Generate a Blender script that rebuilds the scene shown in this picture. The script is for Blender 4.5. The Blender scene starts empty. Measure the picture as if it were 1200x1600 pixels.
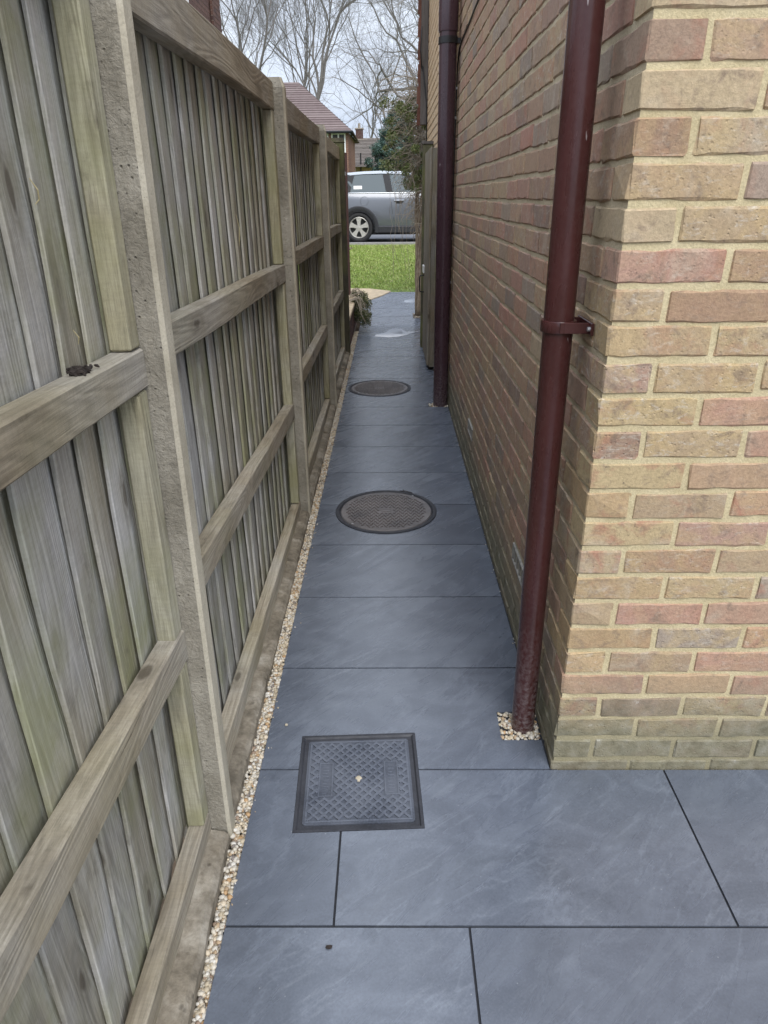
import bpy, bmesh, math, random
import numpy as np
from mathutils import Vector, Matrix, Euler

random.seed(7)
RNG = np.random.default_rng(11)
scene = bpy.context.scene
COL = scene.collection
PI = math.pi

# ------------------------------------------------------------------ camera
CAM_F, CAM_P, CAM_YAW, CAM_ROLL, CAM_H = 1044.1, .4409, -.0108, -.0094, 1.4776


def cam_axes():
    cy, sy, cp, sp = math.cos(CAM_YAW), math.sin(CAM_YAW), math.cos(CAM_P), math.sin(CAM_P)
    f = Vector((sy * cp, cy * cp, -sp)); r = Vector((cy, -sy, 0)); u = r.cross(f)
    c, s = math.cos(CAM_ROLL), math.sin(CAM_ROLL)
    return r * c + u * s, u * c - r * s, f


CR, CU, CF = cam_axes()
cam_data = bpy.data.cameras.new('camera')
cam = bpy.data.objects.new('camera', cam_data); COL.objects.link(cam)
cam_data.sensor_fit = 'VERTICAL'; cam_data.sensor_height = 36.0
cam_data.lens = 36.0 * CAM_F / 1600.0
cam_data.clip_start = .05; cam_data.clip_end = 3000
cam.matrix_world = Matrix(((CR.x, CU.x, -CF.x, 0), (CR.y, CU.y, -CF.y, 0), (CR.z, CU.z, -CF.z, CAM_H), (0, 0, 0, 1)))
scene.camera = cam


def pix(p):
    q = Vector(p) - Vector((0, 0, CAM_H)); z = q.dot(CF)
    if z < .05: return None
    return 600 + CAM_F * q.dot(CR) / z, 800 - CAM_F * q.dot(CU) / z, z


# ------------------------------------------------------------------ light
SUN_EL, SUN_AZ = math.radians(50), math.radians(164)      # azimuth from +Y clockwise
SKY_STRENGTH, SUN_STRENGTH, EXPOSURE = .1, 1.5, .78
world = bpy.data.worlds.new('World'); scene.world = world; world.use_nodes = True
wn = world.node_tree; wn.nodes.clear()


def wnode(t, **kw):
    n = wn.nodes.new(t)
    for k, v in kw.items(): setattr(n, k, v)
    return n


w_out = wnode('ShaderNodeOutputWorld'); w_bg = wnode('ShaderNodeBackground'); w_bg.inputs[1].default_value = SKY_STRENGTH
sky = wnode('ShaderNodeTexSky', sky_type='NISHITA', sun_disc=False)
sky.sun_elevation = SUN_EL; sky.sun_rotation = SUN_AZ
tc = wnode('ShaderNodeTexCoord')
sep = wnode('ShaderNodeSeparateXYZ'); wn.links.new(tc.outputs['Generated'], sep.inputs[0])
cl = wnode('ShaderNodeMath', operation='MAXIMUM'); cl.inputs[1].default_value = 0; wn.links.new(sep.outputs[2], cl.inputs[0])
ma = wnode('ShaderNodeMath', operation='MULTIPLY_ADD'); ma.inputs[1].default_value = 2.0; ma.inputs[2].default_value = 1.0   # brighter overhead, as a real overcast sky is
wn.links.new(cl.outputs[0], ma.inputs[0])
nz = wnode('ShaderNodeTexNoise'); nz.inputs['Scale'].default_value = 2.2; nz.inputs['Detail'].default_value = 5
mp = wnode('ShaderNodeMapping'); mp.inputs['Scale'].default_value = (1, 1, 2.6)
wn.links.new(tc.outputs['Generated'], mp.inputs[0]); wn.links.new(mp.outputs[0], nz.inputs['Vector'])
rp = wnode('ShaderNodeValToRGB')
rp.color_ramp.elements[0].position = .32; rp.color_ramp.elements[0].color = (3.3, 3.75, 4.7, 1)
rp.color_ramp.elements[1].position = .62; rp.color_ramp.elements[1].color = (4.6, 4.95, 5.5, 1)
wn.links.new(nz.outputs[0], rp.inputs[0])
vm = wnode('ShaderNodeVectorMath', operation='SCALE'); wn.links.new(rp.outputs[0], vm.inputs[0]); wn.links.new(ma.outputs[0], vm.inputs['Scale'])
mx = wnode('ShaderNodeMixRGB'); mx.inputs[0].default_value = .92
wn.links.new(sky.outputs[0], mx.inputs[1]); wn.links.new(vm.outputs[0], mx.inputs[2])
wn.links.new(mx.outputs[0], w_bg.inputs[0]); wn.links.new(w_bg.outputs[0], w_out.inputs[0])
sun_d = bpy.data.lights.new('sun', 'SUN'); sun_d.energy = SUN_STRENGTH; sun_d.angle = math.radians(40); sun_d.color = (1, .96, .9)
sun = bpy.data.objects.new('sun', sun_d); COL.objects.link(sun)
sd = Vector((math.sin(SUN_AZ) * math.cos(SUN_EL), math.cos(SUN_AZ) * math.cos(SUN_EL), math.sin(SUN_EL)))
sun.rotation_euler = sd.to_track_quat('Z', 'Y').to_euler()
vs = scene.view_settings
vs.view_transform = 'Standard'; vs.look = 'None'; vs.gamma = 1; vs.use_curve_mapping = False; vs.exposure = EXPOSURE


# ------------------------------------------------------------------ materials
class NT:
    def __init__(s, name):
        s.m = bpy.data.materials.new(name); s.m.use_nodes = True; s.t = s.m.node_tree; s.t.nodes.clear()
        s.out = s.n('ShaderNodeOutputMaterial'); s.b = s.n('ShaderNodeBsdfPrincipled')
        s.t.links.new(s.b.outputs[0], s.out.inputs[0])

    def n(s, t, **kw):
        n = s.t.nodes.new(t)
        for k, v in kw.items(): setattr(n, k, v)
        return n

    def put(s, sock, v):
        if hasattr(v, 'is_linked'): s.t.links.new(v, sock)
        elif v is not None: sock.default_value = v

    def pos(s): return s.n('ShaderNodeNewGeometry').outputs['Position']

    def rnd(s):
        a = s.n('ShaderNodeObjectInfo').outputs['Random']; g = s.n('ShaderNodeNewGeometry')
        return s.math('FRACT', s.math('ADD', a, s.math('MULTIPLY', g.outputs['Random Per Island'], 7.31)))

    def math(s, op, a, b=None, c=None, clamp=False):
        n = s.n('ShaderNodeMath', operation=op, use_clamp=clamp)
        s.put(n.inputs[0], a)
        if b is not None: s.put(n.inputs[1], b)
        if c is not None: s.put(n.inputs[2], c)
        return n.outputs[0]

    def vmap(s, v, scale=(1, 1, 1), rot=(0, 0, 0), loc=(0, 0, 0)):
        n = s.n('ShaderNodeMapping'); s.put(n.inputs[0], v)
        n.inputs['Scale'].default_value = scale; n.inputs['Rotation'].default_value = rot; n.inputs['Location'].default_value = loc
        return n.outputs[0]

    def off(s, v, r, k=37.0):                                  # shift a coordinate by a random number
        c = s.n('ShaderNodeCombineXYZ')
        s.put(c.inputs[0], s.math('MULTIPLY', r, k)); s.put(c.inputs[1], s.math('MULTIPLY', r, k * 1.7)); s.put(c.inputs[2], s.math('MULTIPLY', r, k * .6))
        n = s.n('ShaderNodeVectorMath', operation='ADD'); s.put(n.inputs[0], v); s.put(n.inputs[1], c.outputs[0])
        return n.outputs[0]

    def noise(s, v, scale, detail=4, rough=.55, dist=0):
        n = s.n('ShaderNodeTexNoise'); s.put(n.inputs['Vector'], v); n.inputs['Scale'].default_value = scale
        n.inputs['Detail'].default_value = detail; n.inputs['Roughness'].default_value = rough; n.inputs['Distortion'].default_value = dist
        return n.outputs[0]

    def vor(s, v, scale, feature='F1'):
        n = s.n('ShaderNodeTexVoronoi', feature=feature); s.put(n.inputs['Vector'], v); n.inputs['Scale'].default_value = scale
        return n.outputs['Distance']

    def ramp(s, f, stops, mode='LINEAR'):
        n = s.n('ShaderNodeValToRGB'); n.color_ramp.interpolation = mode; s.put(n.inputs[0], f)
        e = n.color_ramp.elements
        while len(e) < len(stops): e.new(.5)
        for q, (p, c) in zip(e, stops):
            q.position = p
            q.color = (c, c, c, 1) if isinstance(c, (int, float)) else (*c, 1)
        return n.outputs[0]

    def mix(s, f, a, b, mode='MIX'):
        n = s.n('ShaderNodeMixRGB', blend_type=mode); s.put(n.inputs[0], f)
        for i, v in ((1, a), (2, b)):
            s.put(n.inputs[i], (*v, 1) if isinstance(v, tuple) and len(v) == 3 else v)
        return n.outputs[0]

    def bump(s, h, strength=.3, dist=.01, normal=None):
        n = s.n('ShaderNodeBump'); n.inputs['Strength'].default_value = strength; n.inputs['Distance'].default_value = dist
        s.put(n.inputs['Height'], h)
        if normal is not None: s.put(n.inputs['Normal'], normal)
        return n.outputs[0]

    def done(s, col, rough=.7, normal=None, spec=.5, metal=0, coat=0):
        s.put(s.b.inputs['Base Color'], (*col, 1) if isinstance(col, tuple) else col)
        s.put(s.b.inputs['Roughness'], rough); s.put(s.b.inputs['Specular IOR Level'], spec); s.b.inputs['Metallic'].default_value = metal
        s.b.inputs['Coat Weight'].default_value = coat
        if normal is not None: s.put(s.b.inputs['Normal'], normal)
        return s.m


def m_plain(name, col, rough=.6, metal=0, var=.15, scale=30, bump=0, spec=.5, coat=0):
    t = NT(name); p = t.pos(); nn = t.noise(p, scale, 5)
    c = t.mix(1, col, t.ramp(nn, [(.3, 1 - var), (.7, 1 + var)]), 'MULTIPLY')
    return t.done(c, rough, t.bump(nn, bump, .005) if bump else None, spec, metal, coat)


def m_tile():
    t = NT('porcelain_slate'); r = t.n('ShaderNodeObjectInfo').outputs['Random']; p = t.off(t.pos(), r, 11)
    big = t.noise(p, 2.2, 6, .62, .8)
    cloud = t.noise(t.vmap(p, (1, 1.6, 1), (0, 0, -.5)), 4.5, 6, .66, 1.0)
    pr = t.vmap(p, (1, 1, 1), (0, 0, -.80)); pr2 = t.vmap(p, (1, 1, 1), (0, 0, -.62))
    st = t.noise(t.vmap(pr, (1.8, 9, 1)), 1.0, 8, .7, .6)
    st2 = t.noise(t.vmap(pr2, (4, 24, 1)), 1.6, 7, .74, .5)
    vein = t.math('ABSOLUTE', t.math('SUBTRACT', t.noise(t.vmap(pr, (1.0, 2.8, 1)), 1.1, 6, .6, .4), .5))
    fine = t.noise(p, 190, 4, .7)
    spk = t.vor(p, 26)
    patch = t.ramp(big, [(.44, 0), (.62, 1)])
    c = t.ramp(cloud, [(.25, (.084, .098, .125)), (.5, (.111, .128, .162)), (.76, (.154, .176, .217))])
    c = t.mix(t.math('MULTIPLY', t.ramp(st, [(.50, 0), (.72, .36)]), patch), c, (.22, .25, .295))
    c = t.mix(t.math('MULTIPLY', t.ramp(st2, [(.54, 0), (.74, .42)]), patch), c, (.27, .30, .345))
    c = t.mix(t.ramp(vein, [(.0, .22), (.012, 0)]), c, (.22, .25, .30))
    c = t.mix(t.ramp(st, [(.22, .6), (.42, 0)]), c, (.074, .087, .110))
    c = t.mix(.6, c, t.ramp(fine, [(.3, .76), (.7, 1.25)]), 'MULTIPLY')
    c = t.mix(t.ramp(spk, [(.025, .45), (.05, 0)]), c, (.40, .41, .43))
    c = t.mix(1, c, t.ramp(t.math('MULTIPLY_ADD', r, .24, .88), [(0, 0), (1, 1)]), 'MULTIPLY')
    stain = t.vor(t.off(p, r, 2), 3.1); ringed = t.ramp(stain, [(.10, .22), (.125, .5), (.14, 0)])
    c = t.mix(t.math('MULTIPLY', ringed, t.ramp(big, [(.5, 0), (.6, .6)])), c, (.19, .21, .25))
    c = t.mix(t.ramp(t.noise(p, 6.5, 6, .7, .4), [(.60, 0), (.75, .45)]), c, (.075, .083, .105))
    rough = t.ramp(st, [(.3, .18), (.7, .36)])
    h = t.math('ADD', t.math('MULTIPLY', st, .6), t.math('MULTIPLY', fine, .15))
    return t.done(c, rough, t.bump(h, .10, .003), .8)


def m_wood(name, axis, base, alt, dark, green=.4, greycol=(.30, .295, .28), gcol=(.175, .182, .072)):
    t = NT(name); r = t.rnd(); p = t.off(t.pos(), r, 5)
    a1 = [8.5, 8.5, 8.5]; a1[axis] = .85
    sc2 = [150, 150, 150]; sc2[axis] = 3.5
    sc3 = [55, 55, 55]; sc3[axis] = 1.2
    big = t.noise(p, 3.1, 5, .62)
    field = t.noise(t.vmap(p, tuple(a1)), 1.0, 2.2, .5, .25)
    ring = t.math('MULTIPLY_ADD', t.math('SINE', t.math('MULTIPLY', field, 130)), .5, .5)        # growth rings cut by the board face
    fi = t.noise(t.vmap(p, tuple(sc2)), 1.6, 5, .75)
    crack = t.noise(t.vmap(p, tuple(sc3)), 1.3, 5, .6, .4)
    saw = t.noise(t.vmap(p, (40, 40, 190) if axis == 2 else (40, 190, 40), (.12, 0, 0)), 1.0, 2)
    dirt = t.noise(p, 14, 6, .7)
    c = t.ramp(t.noise(t.vmap(p, tuple(a1)), 2.3, 4, .6), [(.28, dark), (.5, base), (.72, alt)])
    c = t.mix(t.ramp(t.noise(p, 1.9, 5, .6), [(.40, 0), (.62, .85)]), c, greycol)
    c = t.mix(.42, c, t.ramp(ring, [(.0, .66), (.45, 1.02), (1, 1.12)]), 'MULTIPLY')
    c = t.mix(.75, c, t.ramp(fi, [(.32, .62), (.5, 1.0), (.70, 1.28)]), 'MULTIPLY')
    c = t.mix(.35, c, t.ramp(saw, [(.3, .78), (.7, 1.15)]), 'MULTIPLY')
    c = t.mix(t.math('MULTIPLY', t.ramp(big, [(.45, 0), (.66, 1)]), green), c, gcol)
    c = t.mix(t.ramp(dirt, [(.60, 0), (.76, .5)]), c, tuple(x * .45 for x in dark))
    c = t.mix(t.ramp(crack, [(.265, .85), (.30, 0)]), c, tuple(x * .22 for x in dark))
    c = t.mix(1, c, t.ramp(t.math('MULTIPLY_ADD', r, .5, .2), [(0, .66), (1, 1.30)]), 'MULTIPLY')
    ks = [8, 8, 8]; ks[axis] = 3.4
    kp = t.n('ShaderNodeVectorMath', operation='ADD'); t.put(kp.inputs[0], t.vmap(p, tuple(ks)))
    nz_ = t.n('ShaderNodeTexNoise'); t.put(nz_.inputs['Vector'], p); nz_.inputs['Scale'].default_value = 30
    sub = t.n('ShaderNodeVectorMath', operation='SCALE'); t.put(sub.inputs[0], nz_.outputs['Color']); sub.inputs['Scale'].default_value = .09; t.put(kp.inputs[1], sub.outputs[0])
    kn = t.vor(kp.outputs[0], 1.0)
    c = t.mix(t.ramp(kn, [(.07, .75), (.12, .0)]), c, (.07, .055, .038))
    c = t.mix(t.ramp(kn, [(.09, 0), (.14, .45), (.27, 0)]), c, tuple(x * .6 for x in dark))
    h = t.math('ADD', t.math('MULTIPLY', ring, .3), t.math('ADD', t.math('MULTIPLY', fi, .6), t.math('ADD', t.math('MULTIPLY', saw, .15), t.math('MULTIPLY', t.ramp(crack, [(.25, 0), (.31, 1)]), 1.0))))
    return t.done(c, .82, t.bump(h, .55, .004), .25)


def m_concrete(name, base, dark, light, pit=60, bs=.6):
    t = NT(name); p = t.pos()
    a = t.noise(p, 7, 6, .65); b = t.noise(p, pit * 2, 5, .75); v = t.vor(p, pit); st = t.noise(t.vmap(p, (18, 18, 1.5)), 1, 5, .6)
    pits = t.math('MULTIPLY', t.ramp(v, [(.04, .9), (.20, 0)]), t.ramp(t.noise(p, 11, 3), [(.42, 0), (.55, 1)]))
    c = t.ramp(a, [(.3, dark), (.5, base), (.72, light)])
    c = t.mix(.6, c, t.ramp(b, [(.32, .7), (.5, 1), (.7, 1.22)]), 'MULTIPLY')
    c = t.mix(.5, c, t.ramp(st, [(.35, .7), (.6, 1.1)]), 'MULTIPLY')
    c = t.mix(t.math('MULTIPLY', pits, .75), c, tuple(x * .4 for x in dark))
    h = t.math('SUBTRACT', t.math('ADD', t.math('MULTIPLY', b, .45), t.math('MULTIPLY', t.noise(p, pit * .8, 5, .7, .6), 1.2)), t.math('MULTIPLY', pits, .7))
    return t.done(c, .9, t.bump(h, bs, .006), .2)


def m_brick(name, stops, low_grey=True, sat=1.0):
    t = NT(name); r = t.rnd(); p0 = t.pos(); p = t.off(p0, r, 9)
    c = t.ramp(r, stops)
    r2 = t.math('FRACT', t.math('MULTIPLY', r, 17.3)); r3 = t.math('FRACT', t.math('MULTIPLY', r, 41.7))
    blot = t.noise(p, 8, 6, .62, 1.0); blot2 = t.noise(t.off(p, r, 3), 14, 5, .62, .6); blot3 = t.noise(p, 23, 5, .65, .5)
    drag = t.noise(t.vmap(p, (1, 1, 2.2)), 34, 5, .7, .6)
    fine = t.noise(p, 130, 5, .75); spk = t.noise(p, 62, 5, .8)
    if low_grey:
        c = t.mix(t.math('MULTIPLY', t.ramp(blot, [(.45, 0), (.60, .8 * sat)]), r2), c, (.48, .36, .195))
        c = t.mix(t.math('MULTIPLY', t.ramp(blot2, [(.5, 0), (.66, .85)]), r3), c, (.38, .19, .13))
        c = t.mix(t.ramp(blot, [(.28, .6), (.43, 0)]), c, (.47, .395, .30))
        c = t.mix(t.ramp(blot3, [(.55, 0), (.68, .65)]), c, (.22, .165, .125))
        c = t.mix(t.math('MULTIPLY', t.ramp(drag, [(.54, 0), (.70, .75)]), r2), c, (.56, .51, .43))
    c = t.mix(t.math('MULTIPLY', t.ramp(spk, [(.58, 0), (.70, .85)]), r3), c, (.085, .07, .058))
    c = t.mix(.65, c, t.ramp(fine, [(.28, .66), (.7, 1.28)]), 'MULTIPLY')
    if low_grey:
        s = t.n('ShaderNodeSeparateXYZ'); t.put(s.inputs[0], p0)
        wob = t.math('MULTIPLY_ADD', t.noise(p0, 6, 4), .24, -.12)
        z = t.math('ADD', s.outputs[2], wob)
        f = t.ramp(z, [(.11, .85), (.20, .55), (.36, 0)])
        c = t.mix(f, c, t.ramp(t.noise(p0, 22, 5, .65), [(.3, (.105, .108, .072)), (.52, (.20, .195, .14)), (.66, (.25, .245, .195)), (.72, (.46, .47, .42))]))
    pv = t.vor(p, 85); h = t.math('ADD', t.math('MULTIPLY', fine, .7), t.math('ADD', t.math('MULTIPLY', blot3, .5), t.math('MULTIPLY', t.math('MULTIPLY', t.ramp(pv, [(.1, 0), (.25, 1)]), .5), r2)))
    return t.done(c, .88, t.bump(h, .7, .004), .2)


def m_mortar(name, a, b, low=True):
    t = NT(name); p = t.pos()
    n1 = t.noise(p, 14, 5, .6); n2 = t.noise(p, 170, 4, .75)
    c = t.ramp(n1, [(.3, a), (.7, b)]); c = t.mix(.7, c, t.ramp(n2, [(.3, .72), (.7, 1.25)]), 'MULTIPLY')
    if low:
        s = t.n('ShaderNodeSeparateXYZ'); t.put(s.inputs[0], p)
        c = t.mix(t.ramp(t.math('MULTIPLY_ADD', t.noise(p, 8), .2, t.math('SUBTRACT', s.outputs[2], .1)), [(.1, .6), (.25, 0)]), c, (.15, .15, .105))
    h = t.math('ADD', n2, t.math('MULTIPLY', n1, 1.5))
    return t.done(c, .95, t.bump(h, .6, .004), .1)


def m_pebble():
    t = NT('pebbles'); g = t.n('ShaderNodeNewGeometry'); r = g.outputs['Random Per Island']
    c = t.ramp(r, [(0, (.56, .52, .45)), (.2, (.47, .40, .29)), (.38, (.58, .53, .44)), (.54, (.42, .31, .20)), (.62, (.62, .53, .40)), (.76, (.30, .22, .16)), (.81, (.64, .61, .55)), (.92, (.46, .30, .16)), (.96, (.22, .19, .17))], 'CONSTANT')
    n = t.noise(t.pos(), 120, 3); c = t.mix(.6, c, t.ramp(n, [(.3, .75), (.7, 1.2)]), 'MULTIPLY')
    return t.done(c, .65, None, .35)


def m_leaf(name, stops, rough=.55):
    t = NT(name); g = t.n('ShaderNodeNewGeometry'); r = g.outputs['Random Per Island']
    c = t.ramp(r, stops)
    c = t.mix(.6, c, t.ramp(t.noise(t.pos(), 1.3, 3), [(.35, .65), (.65, 1.3)]), 'MULTIPLY')
    return t.done(c, rough, None, .3)


def m_bark(name, a, b, scale=20):
    t = NT(name); p = t.pos(); n = t.noise(t.vmap(p, (1, 1, .35)), scale, 5, .65)
    return t.done(t.ramp(n, [(.3, a), (.7, b)]), .9, t.bump(n, .6, .02), .15)


def m_rooftile(name, a, b, pitch=.1):
    t = NT(name); r = t.rnd(); p = t.pos(); n = t.noise(p, 5, 5, .65); f = t.noise(p, 60, 3)
    c = t.ramp(t.math('ADD', t.math('MULTIPLY', n, .6), t.math('MULTIPLY', r, .4)), [(.25, a), (.7, b)])
    c = t.mix(.5, c, t.ramp(f, [(.3, .75), (.7, 1.25)]), 'MULTIPLY')
    return t.done(c, .85, t.bump(f, .4, .01), .2)


def m_pvc(name, col, scuff=True):
    t = NT(name); p = t.pos()
    n = t.noise(t.vmap(p, (1, 1, .25)), 16, 5, .65); d = t.noise(p, 90, 4, .7); s = t.noise(t.vmap(p, (30, 30, 9)), 1.3, 3, .6)
    c = t.mix(1, col, t.ramp(n, [(.3, .82), (.7, 1.2)]), 'MULTIPLY')
    se = t.n('ShaderNodeSeparateXYZ'); t.put(se.inputs[0], p)
    dust = t.math('MULTIPLY', t.ramp(se.outputs[2], [(.0, 1), (.4, .12), (.9, .05)]), t.ramp(d, [(.42, 0), (.62, .75)]))
    c = t.mix(dust, c, (.20, .16, .16))
    c = t.mix(t.ramp(s, [(.71, 0), (.735, .7)]), c, (.42, .37, .37))
    return t.done(c, t.ramp(n, [(.3, .20), (.7, .34)]), None, .5)


def m_iron(name, base, dust, cx=0, cy=0, rad=.2, amt=.7):
    t = NT(name); p = t.pos(); n = t.noise(p, 30, 5, .65); f = t.noise(p, 180, 3)
    c = t.mix(.8, base, t.ramp(f, [(.3, .6), (.7, 1.5)]), 'MULTIPLY')
    c = t.mix(t.ramp(t.noise(p, 7, 5, .6), [(.36, 0), (.6, amt)]), c, dust)
    return t.done(c, t.ramp(n, [(.3, .45), (.7, .75)]), t.bump(f, .3, .002), .45)


def m_grass():
    t = NT('grass_blades'); g = t.n('ShaderNodeNewGeometry'); r = g.outputs['Random Per Island']; p = t.pos()
    c = t.ramp(r, [(0, (.22, .32, .06)), (.45, (.30, .40, .09)), (.8, (.39, .45, .14)), (1, (.52, .48, .25))])
    c = t.mix(t.ramp(t.noise(p, 1.6, 4, .6), [(.5, 0), (.72, .55)]), c, (.36, .33, .15))
    return t.done(c, .6, None, .25)


M = {}
M['tile'] = m_tile()
M['grout'] = m_plain('grout', (.022, .024, .03), .9)
M['board'] = m_wood('weathered_board', 2, (.36, .335, .27), (.46, .44, .38), (.24, .215, .16), .62, (.47, .465, .455), (.245, .255, .11))
M['rail'] = m_wood('weathered_rail', 1, (.37, .32, .24), (.47, .42, .33), (.25, .21, .15), .25, (.44, .415, .365), (.30, .28, .16))
M['batten'] = m_wood('batten_wood', 2, (.34, .31, .205), (.43, .405, .28), (.23, .205, .13), .55, (.41, .39, .31), (.26, .255, .11))
M['gate'] = m_wood('gate_wood', 2, (.27, .21, .14), (.35, .28, .20), (.17, .13, .09), .25)
M['gate_board'] = m_wood('gate_board_wood', 2, (.25, .205, .15), (.33, .28, .215), (.16, .125, .09), .15, (.30, .275, .235))
M['darkpost'] = m_wood('dark_post_wood', 2, (.085, .075, .05), (.13, .115, .08), (.045, .04, .028), .8, (.10, .095, .075))
M['post_conc'] = m_concrete('post_concrete', (.30, .275, .225), (.215, .195, .155), (.41, .38, .32), 70, 1.0)
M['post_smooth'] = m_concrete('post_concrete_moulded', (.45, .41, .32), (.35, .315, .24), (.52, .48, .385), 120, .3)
M['base_conc'] = m_concrete('base_concrete', (.23, .20, .155), (.11, .097, .075), (.40, .37, .315), 28)
BR = [(0, (.42, .30, .175)), (.13, (.47, .37, .215)), (.25, (.35, .23, .155)), (.36, (.48, .375, .22)), (.47, (.42, .25, .175)), (.57, (.42, .32, .20)), (.66, (.31, .215, .165)), (.73, (.40, .285, .20)), (.81, (.48, .27, .20)), (.88, (.32, .265, .21)), (.94, (.37, .30, .235)), (1, (.49, .385, .24))]
M['brick'] = m_brick('stock_brick', BR)
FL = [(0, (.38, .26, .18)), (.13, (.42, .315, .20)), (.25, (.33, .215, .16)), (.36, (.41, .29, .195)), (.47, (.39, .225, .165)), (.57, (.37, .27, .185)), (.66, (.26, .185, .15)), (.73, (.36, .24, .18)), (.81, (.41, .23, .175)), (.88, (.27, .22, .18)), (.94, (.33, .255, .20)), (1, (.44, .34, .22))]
M['shaded_flank_brick'] = m_brick('shaded_flank_brick', FL, True, .55)  # same brick as the front, browned and darkened for the flank's weaker light
M['shaded_flank_mortar'] = m_mortar('shaded_flank_mortar', (.44, .37, .25), (.56, .48, .34))  # front mortar recoloured for the flank, its shade put into the colour
M['mortar'] = m_mortar('sand_mortar', (.50, .42, .25), (.63, .54, .345))
M['cream'] = m_brick('cream_brick', [(0, (.66, .49, .31)), (1, (.72, .56, .38))], False)
M['red_brick'] = m_brick('red_brick', [(0, (.105, .058, .05)), (.5, (.135, .075, .06)), (1, (.08, .048, .045))], False)
M['grey_mortar'] = m_mortar('grey_mortar', (.34, .29, .24), (.42, .37, .31), False)
M['pebble'] = m_pebble()
M['pvc'] = m_pvc('brown_pvc', (.058, .017, .016))
M['soil'] = m_pvc('brown_soil_pipe', (.052, .026, .034))
M['black'] = m_plain('black_plastic', (.012, .012, .013), .45)
M['iron'] = m_iron('cover_grey', (.052, .060, .080), (.125, .138, .168))
M['iron_dark'] = m_iron('cover_frame_dark', (.028, .030, .038), (.06, .062, .072), amt=.5)
M['iron_dust'] = m_iron('cover_dusty', (.118, .113, .118), (.21, .195, .195), amt=.85)
M['iron_skylit'] = m_iron('cover_ridges_skylit', (.085, .097, .125), (.145, .16, .195))  # raised parts paler than the lid: grazing sky light put into the colour
M['iron_lowdust'] = m_iron('cover_studs_dark', (.05, .045, .046), (.11, .09, .08), amt=.6)
M['plug'] = m_plain('plug_beige', (.50, .44, .33), .8)
M['metal'] = m_plain('galvanised', (.42, .42, .43), .45, .6)
M['vent'] = m_plain('dirty_vent', (.30, .285, .255), .8, 0, .3, 60)
M['alu'] = m_plain('alloy', (.62, .60, .56), .35, .5)
M['chrome'] = m_plain('chrome', (.75, .76, .78), .12, 1, .03)
M['white'] = m_plain('white_paint', (.78, .78, .77), .5, 0, .05)
M['carbody'] = m_plain('silver_grey_paint', (.155, .167, .192), .28, .35, .02, 300, 0, .5, .8)
M['carroof'] = m_plain('roof_paint', (.36, .39, .43), .25, 0, .02, 300, 0, .5, .8)
M['carglass'] = m_plain('dark_glass', (.045, .072, .09), .05, 0, .02, 5, 0, .22)
M['cladding'] = m_plain('black_cladding', (.028, .029, .034), .5)
M['rubber'] = m_plain('rubber', (.022, .022, .024), .75)
M['redlens'] = m_plain('red_lens', (.35, .01, .01), .15)
M['lens'] = m_plain('clear_lens', (.6, .62, .65), .08)
M['glass'] = m_plain('window_glass', (.03, .035, .04), .05, 0, .1, 3, 0, .8)
M['grass'] = m_grass()
M['lawn'] = m_plain('lawn_earth', (.12, .17, .03), .95, 0, .35, 6, .5)
M['earth'] = m_plain('earth', (.12, .085, .055), .95, 0, .35, 9, .8)
M['straw'] = m_plain('dry_straw', (.40, .31, .17), .9, 0, .3, 40, .5)
M['asphalt'] = m_plain('asphalt', (.115, .118, .13), .85, 0, .18, 60, .3)
M['kerb'] = m_plain('kerb_concrete', (.34, .33, .32), .85, 0, .15, 25, .3)
M['stone'] = m_plain('beige_sandstone', (.52, .41, .27), .85, 0, .18, 12, .4)
M['rooftile'] = m_rooftile('red_rooftile', (.135, .10, .097), (.20, .158, .15))
M['rooftile2'] = m_rooftile('brown_rooftile', (.125, .105, .092), (.19, .165, .145))
M['clay'] = m_rooftile('clay_tile', (.16, .075, .055), (.26, .13, .095))
M['orange_brick'] = m_brick('orange_brick', [(0, (.25, .135, .10)), (1, (.29, .165, .12))], False)
M['buff_brick'] = m_brick('buff_brick', [(0, (.36, .25, .12)), (1, (.42, .31, .16))], False)
M['bark'] = m_bark('grey_bark', (.13, .12, .11), (.22, .205, .19), 9)
M['oakbark'] = m_bark('oak_bark', (.14, .13, .118), (.24, .225, .205), 9)
M['climbbark'] = m_bark('climber_bark', (.20, .15, .105), (.48, .39, .29), 60)
M['twig'] = m_bark('twig', (.28, .235, .185), (.44, .38, .30), 30)
M['leaf'] = m_leaf('climber_leaf', [(0, (.11, .15, .05)), (.5, (.19, .235, .085)), (1, (.30, .31, .15))])
M['conifer'] = m_leaf('conifer_leaf', [(0, (.045, .085, .075)), (.6, (.07, .115, .095)), (1, (.10, .15, .115))])
M['mossleaf'] = m_leaf('cascade_leaf', [(0, (.04, .05, .022)), (.5, (.085, .10, .035)), (.8, (.13, .14, .055)), (1, (.20, .17, .10))])
M['debris'] = m_plain('dry_leaf_brown', (.028, .021, .018), .9, 0, .4, 60, .6)
M['straw_y'] = m_plain('straw', (.42, .36, .20), .8)
t_ = NT('water_sky_sheen'); M['water'] = t_.done((.34, .37, .42), .03, None, .9)  # pale base colour stands in for the sky mirrored in the puddles
t_ = NT('greyboard'); M['grey_board'] = t_.done(t_.ramp(t_.noise(t_.vmap(t_.pos(), (20, 20, 2)), 2, 5), [(.3, (.085, .075, .068)), (.7, (.15, .135, .125))]), .85)
M['brown_paint'] = m_plain('red_brown_paint', (.075, .032, .026), .6)


# ------------------------------------------------------------------ helpers
def put(ob, label=None, cat=None, group=None, kind=None):
    if label: ob['label'] = label
    if cat: ob['category'] = cat
    if group: ob['group'] = group
    if kind: ob['kind'] = kind
    return ob


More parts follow.
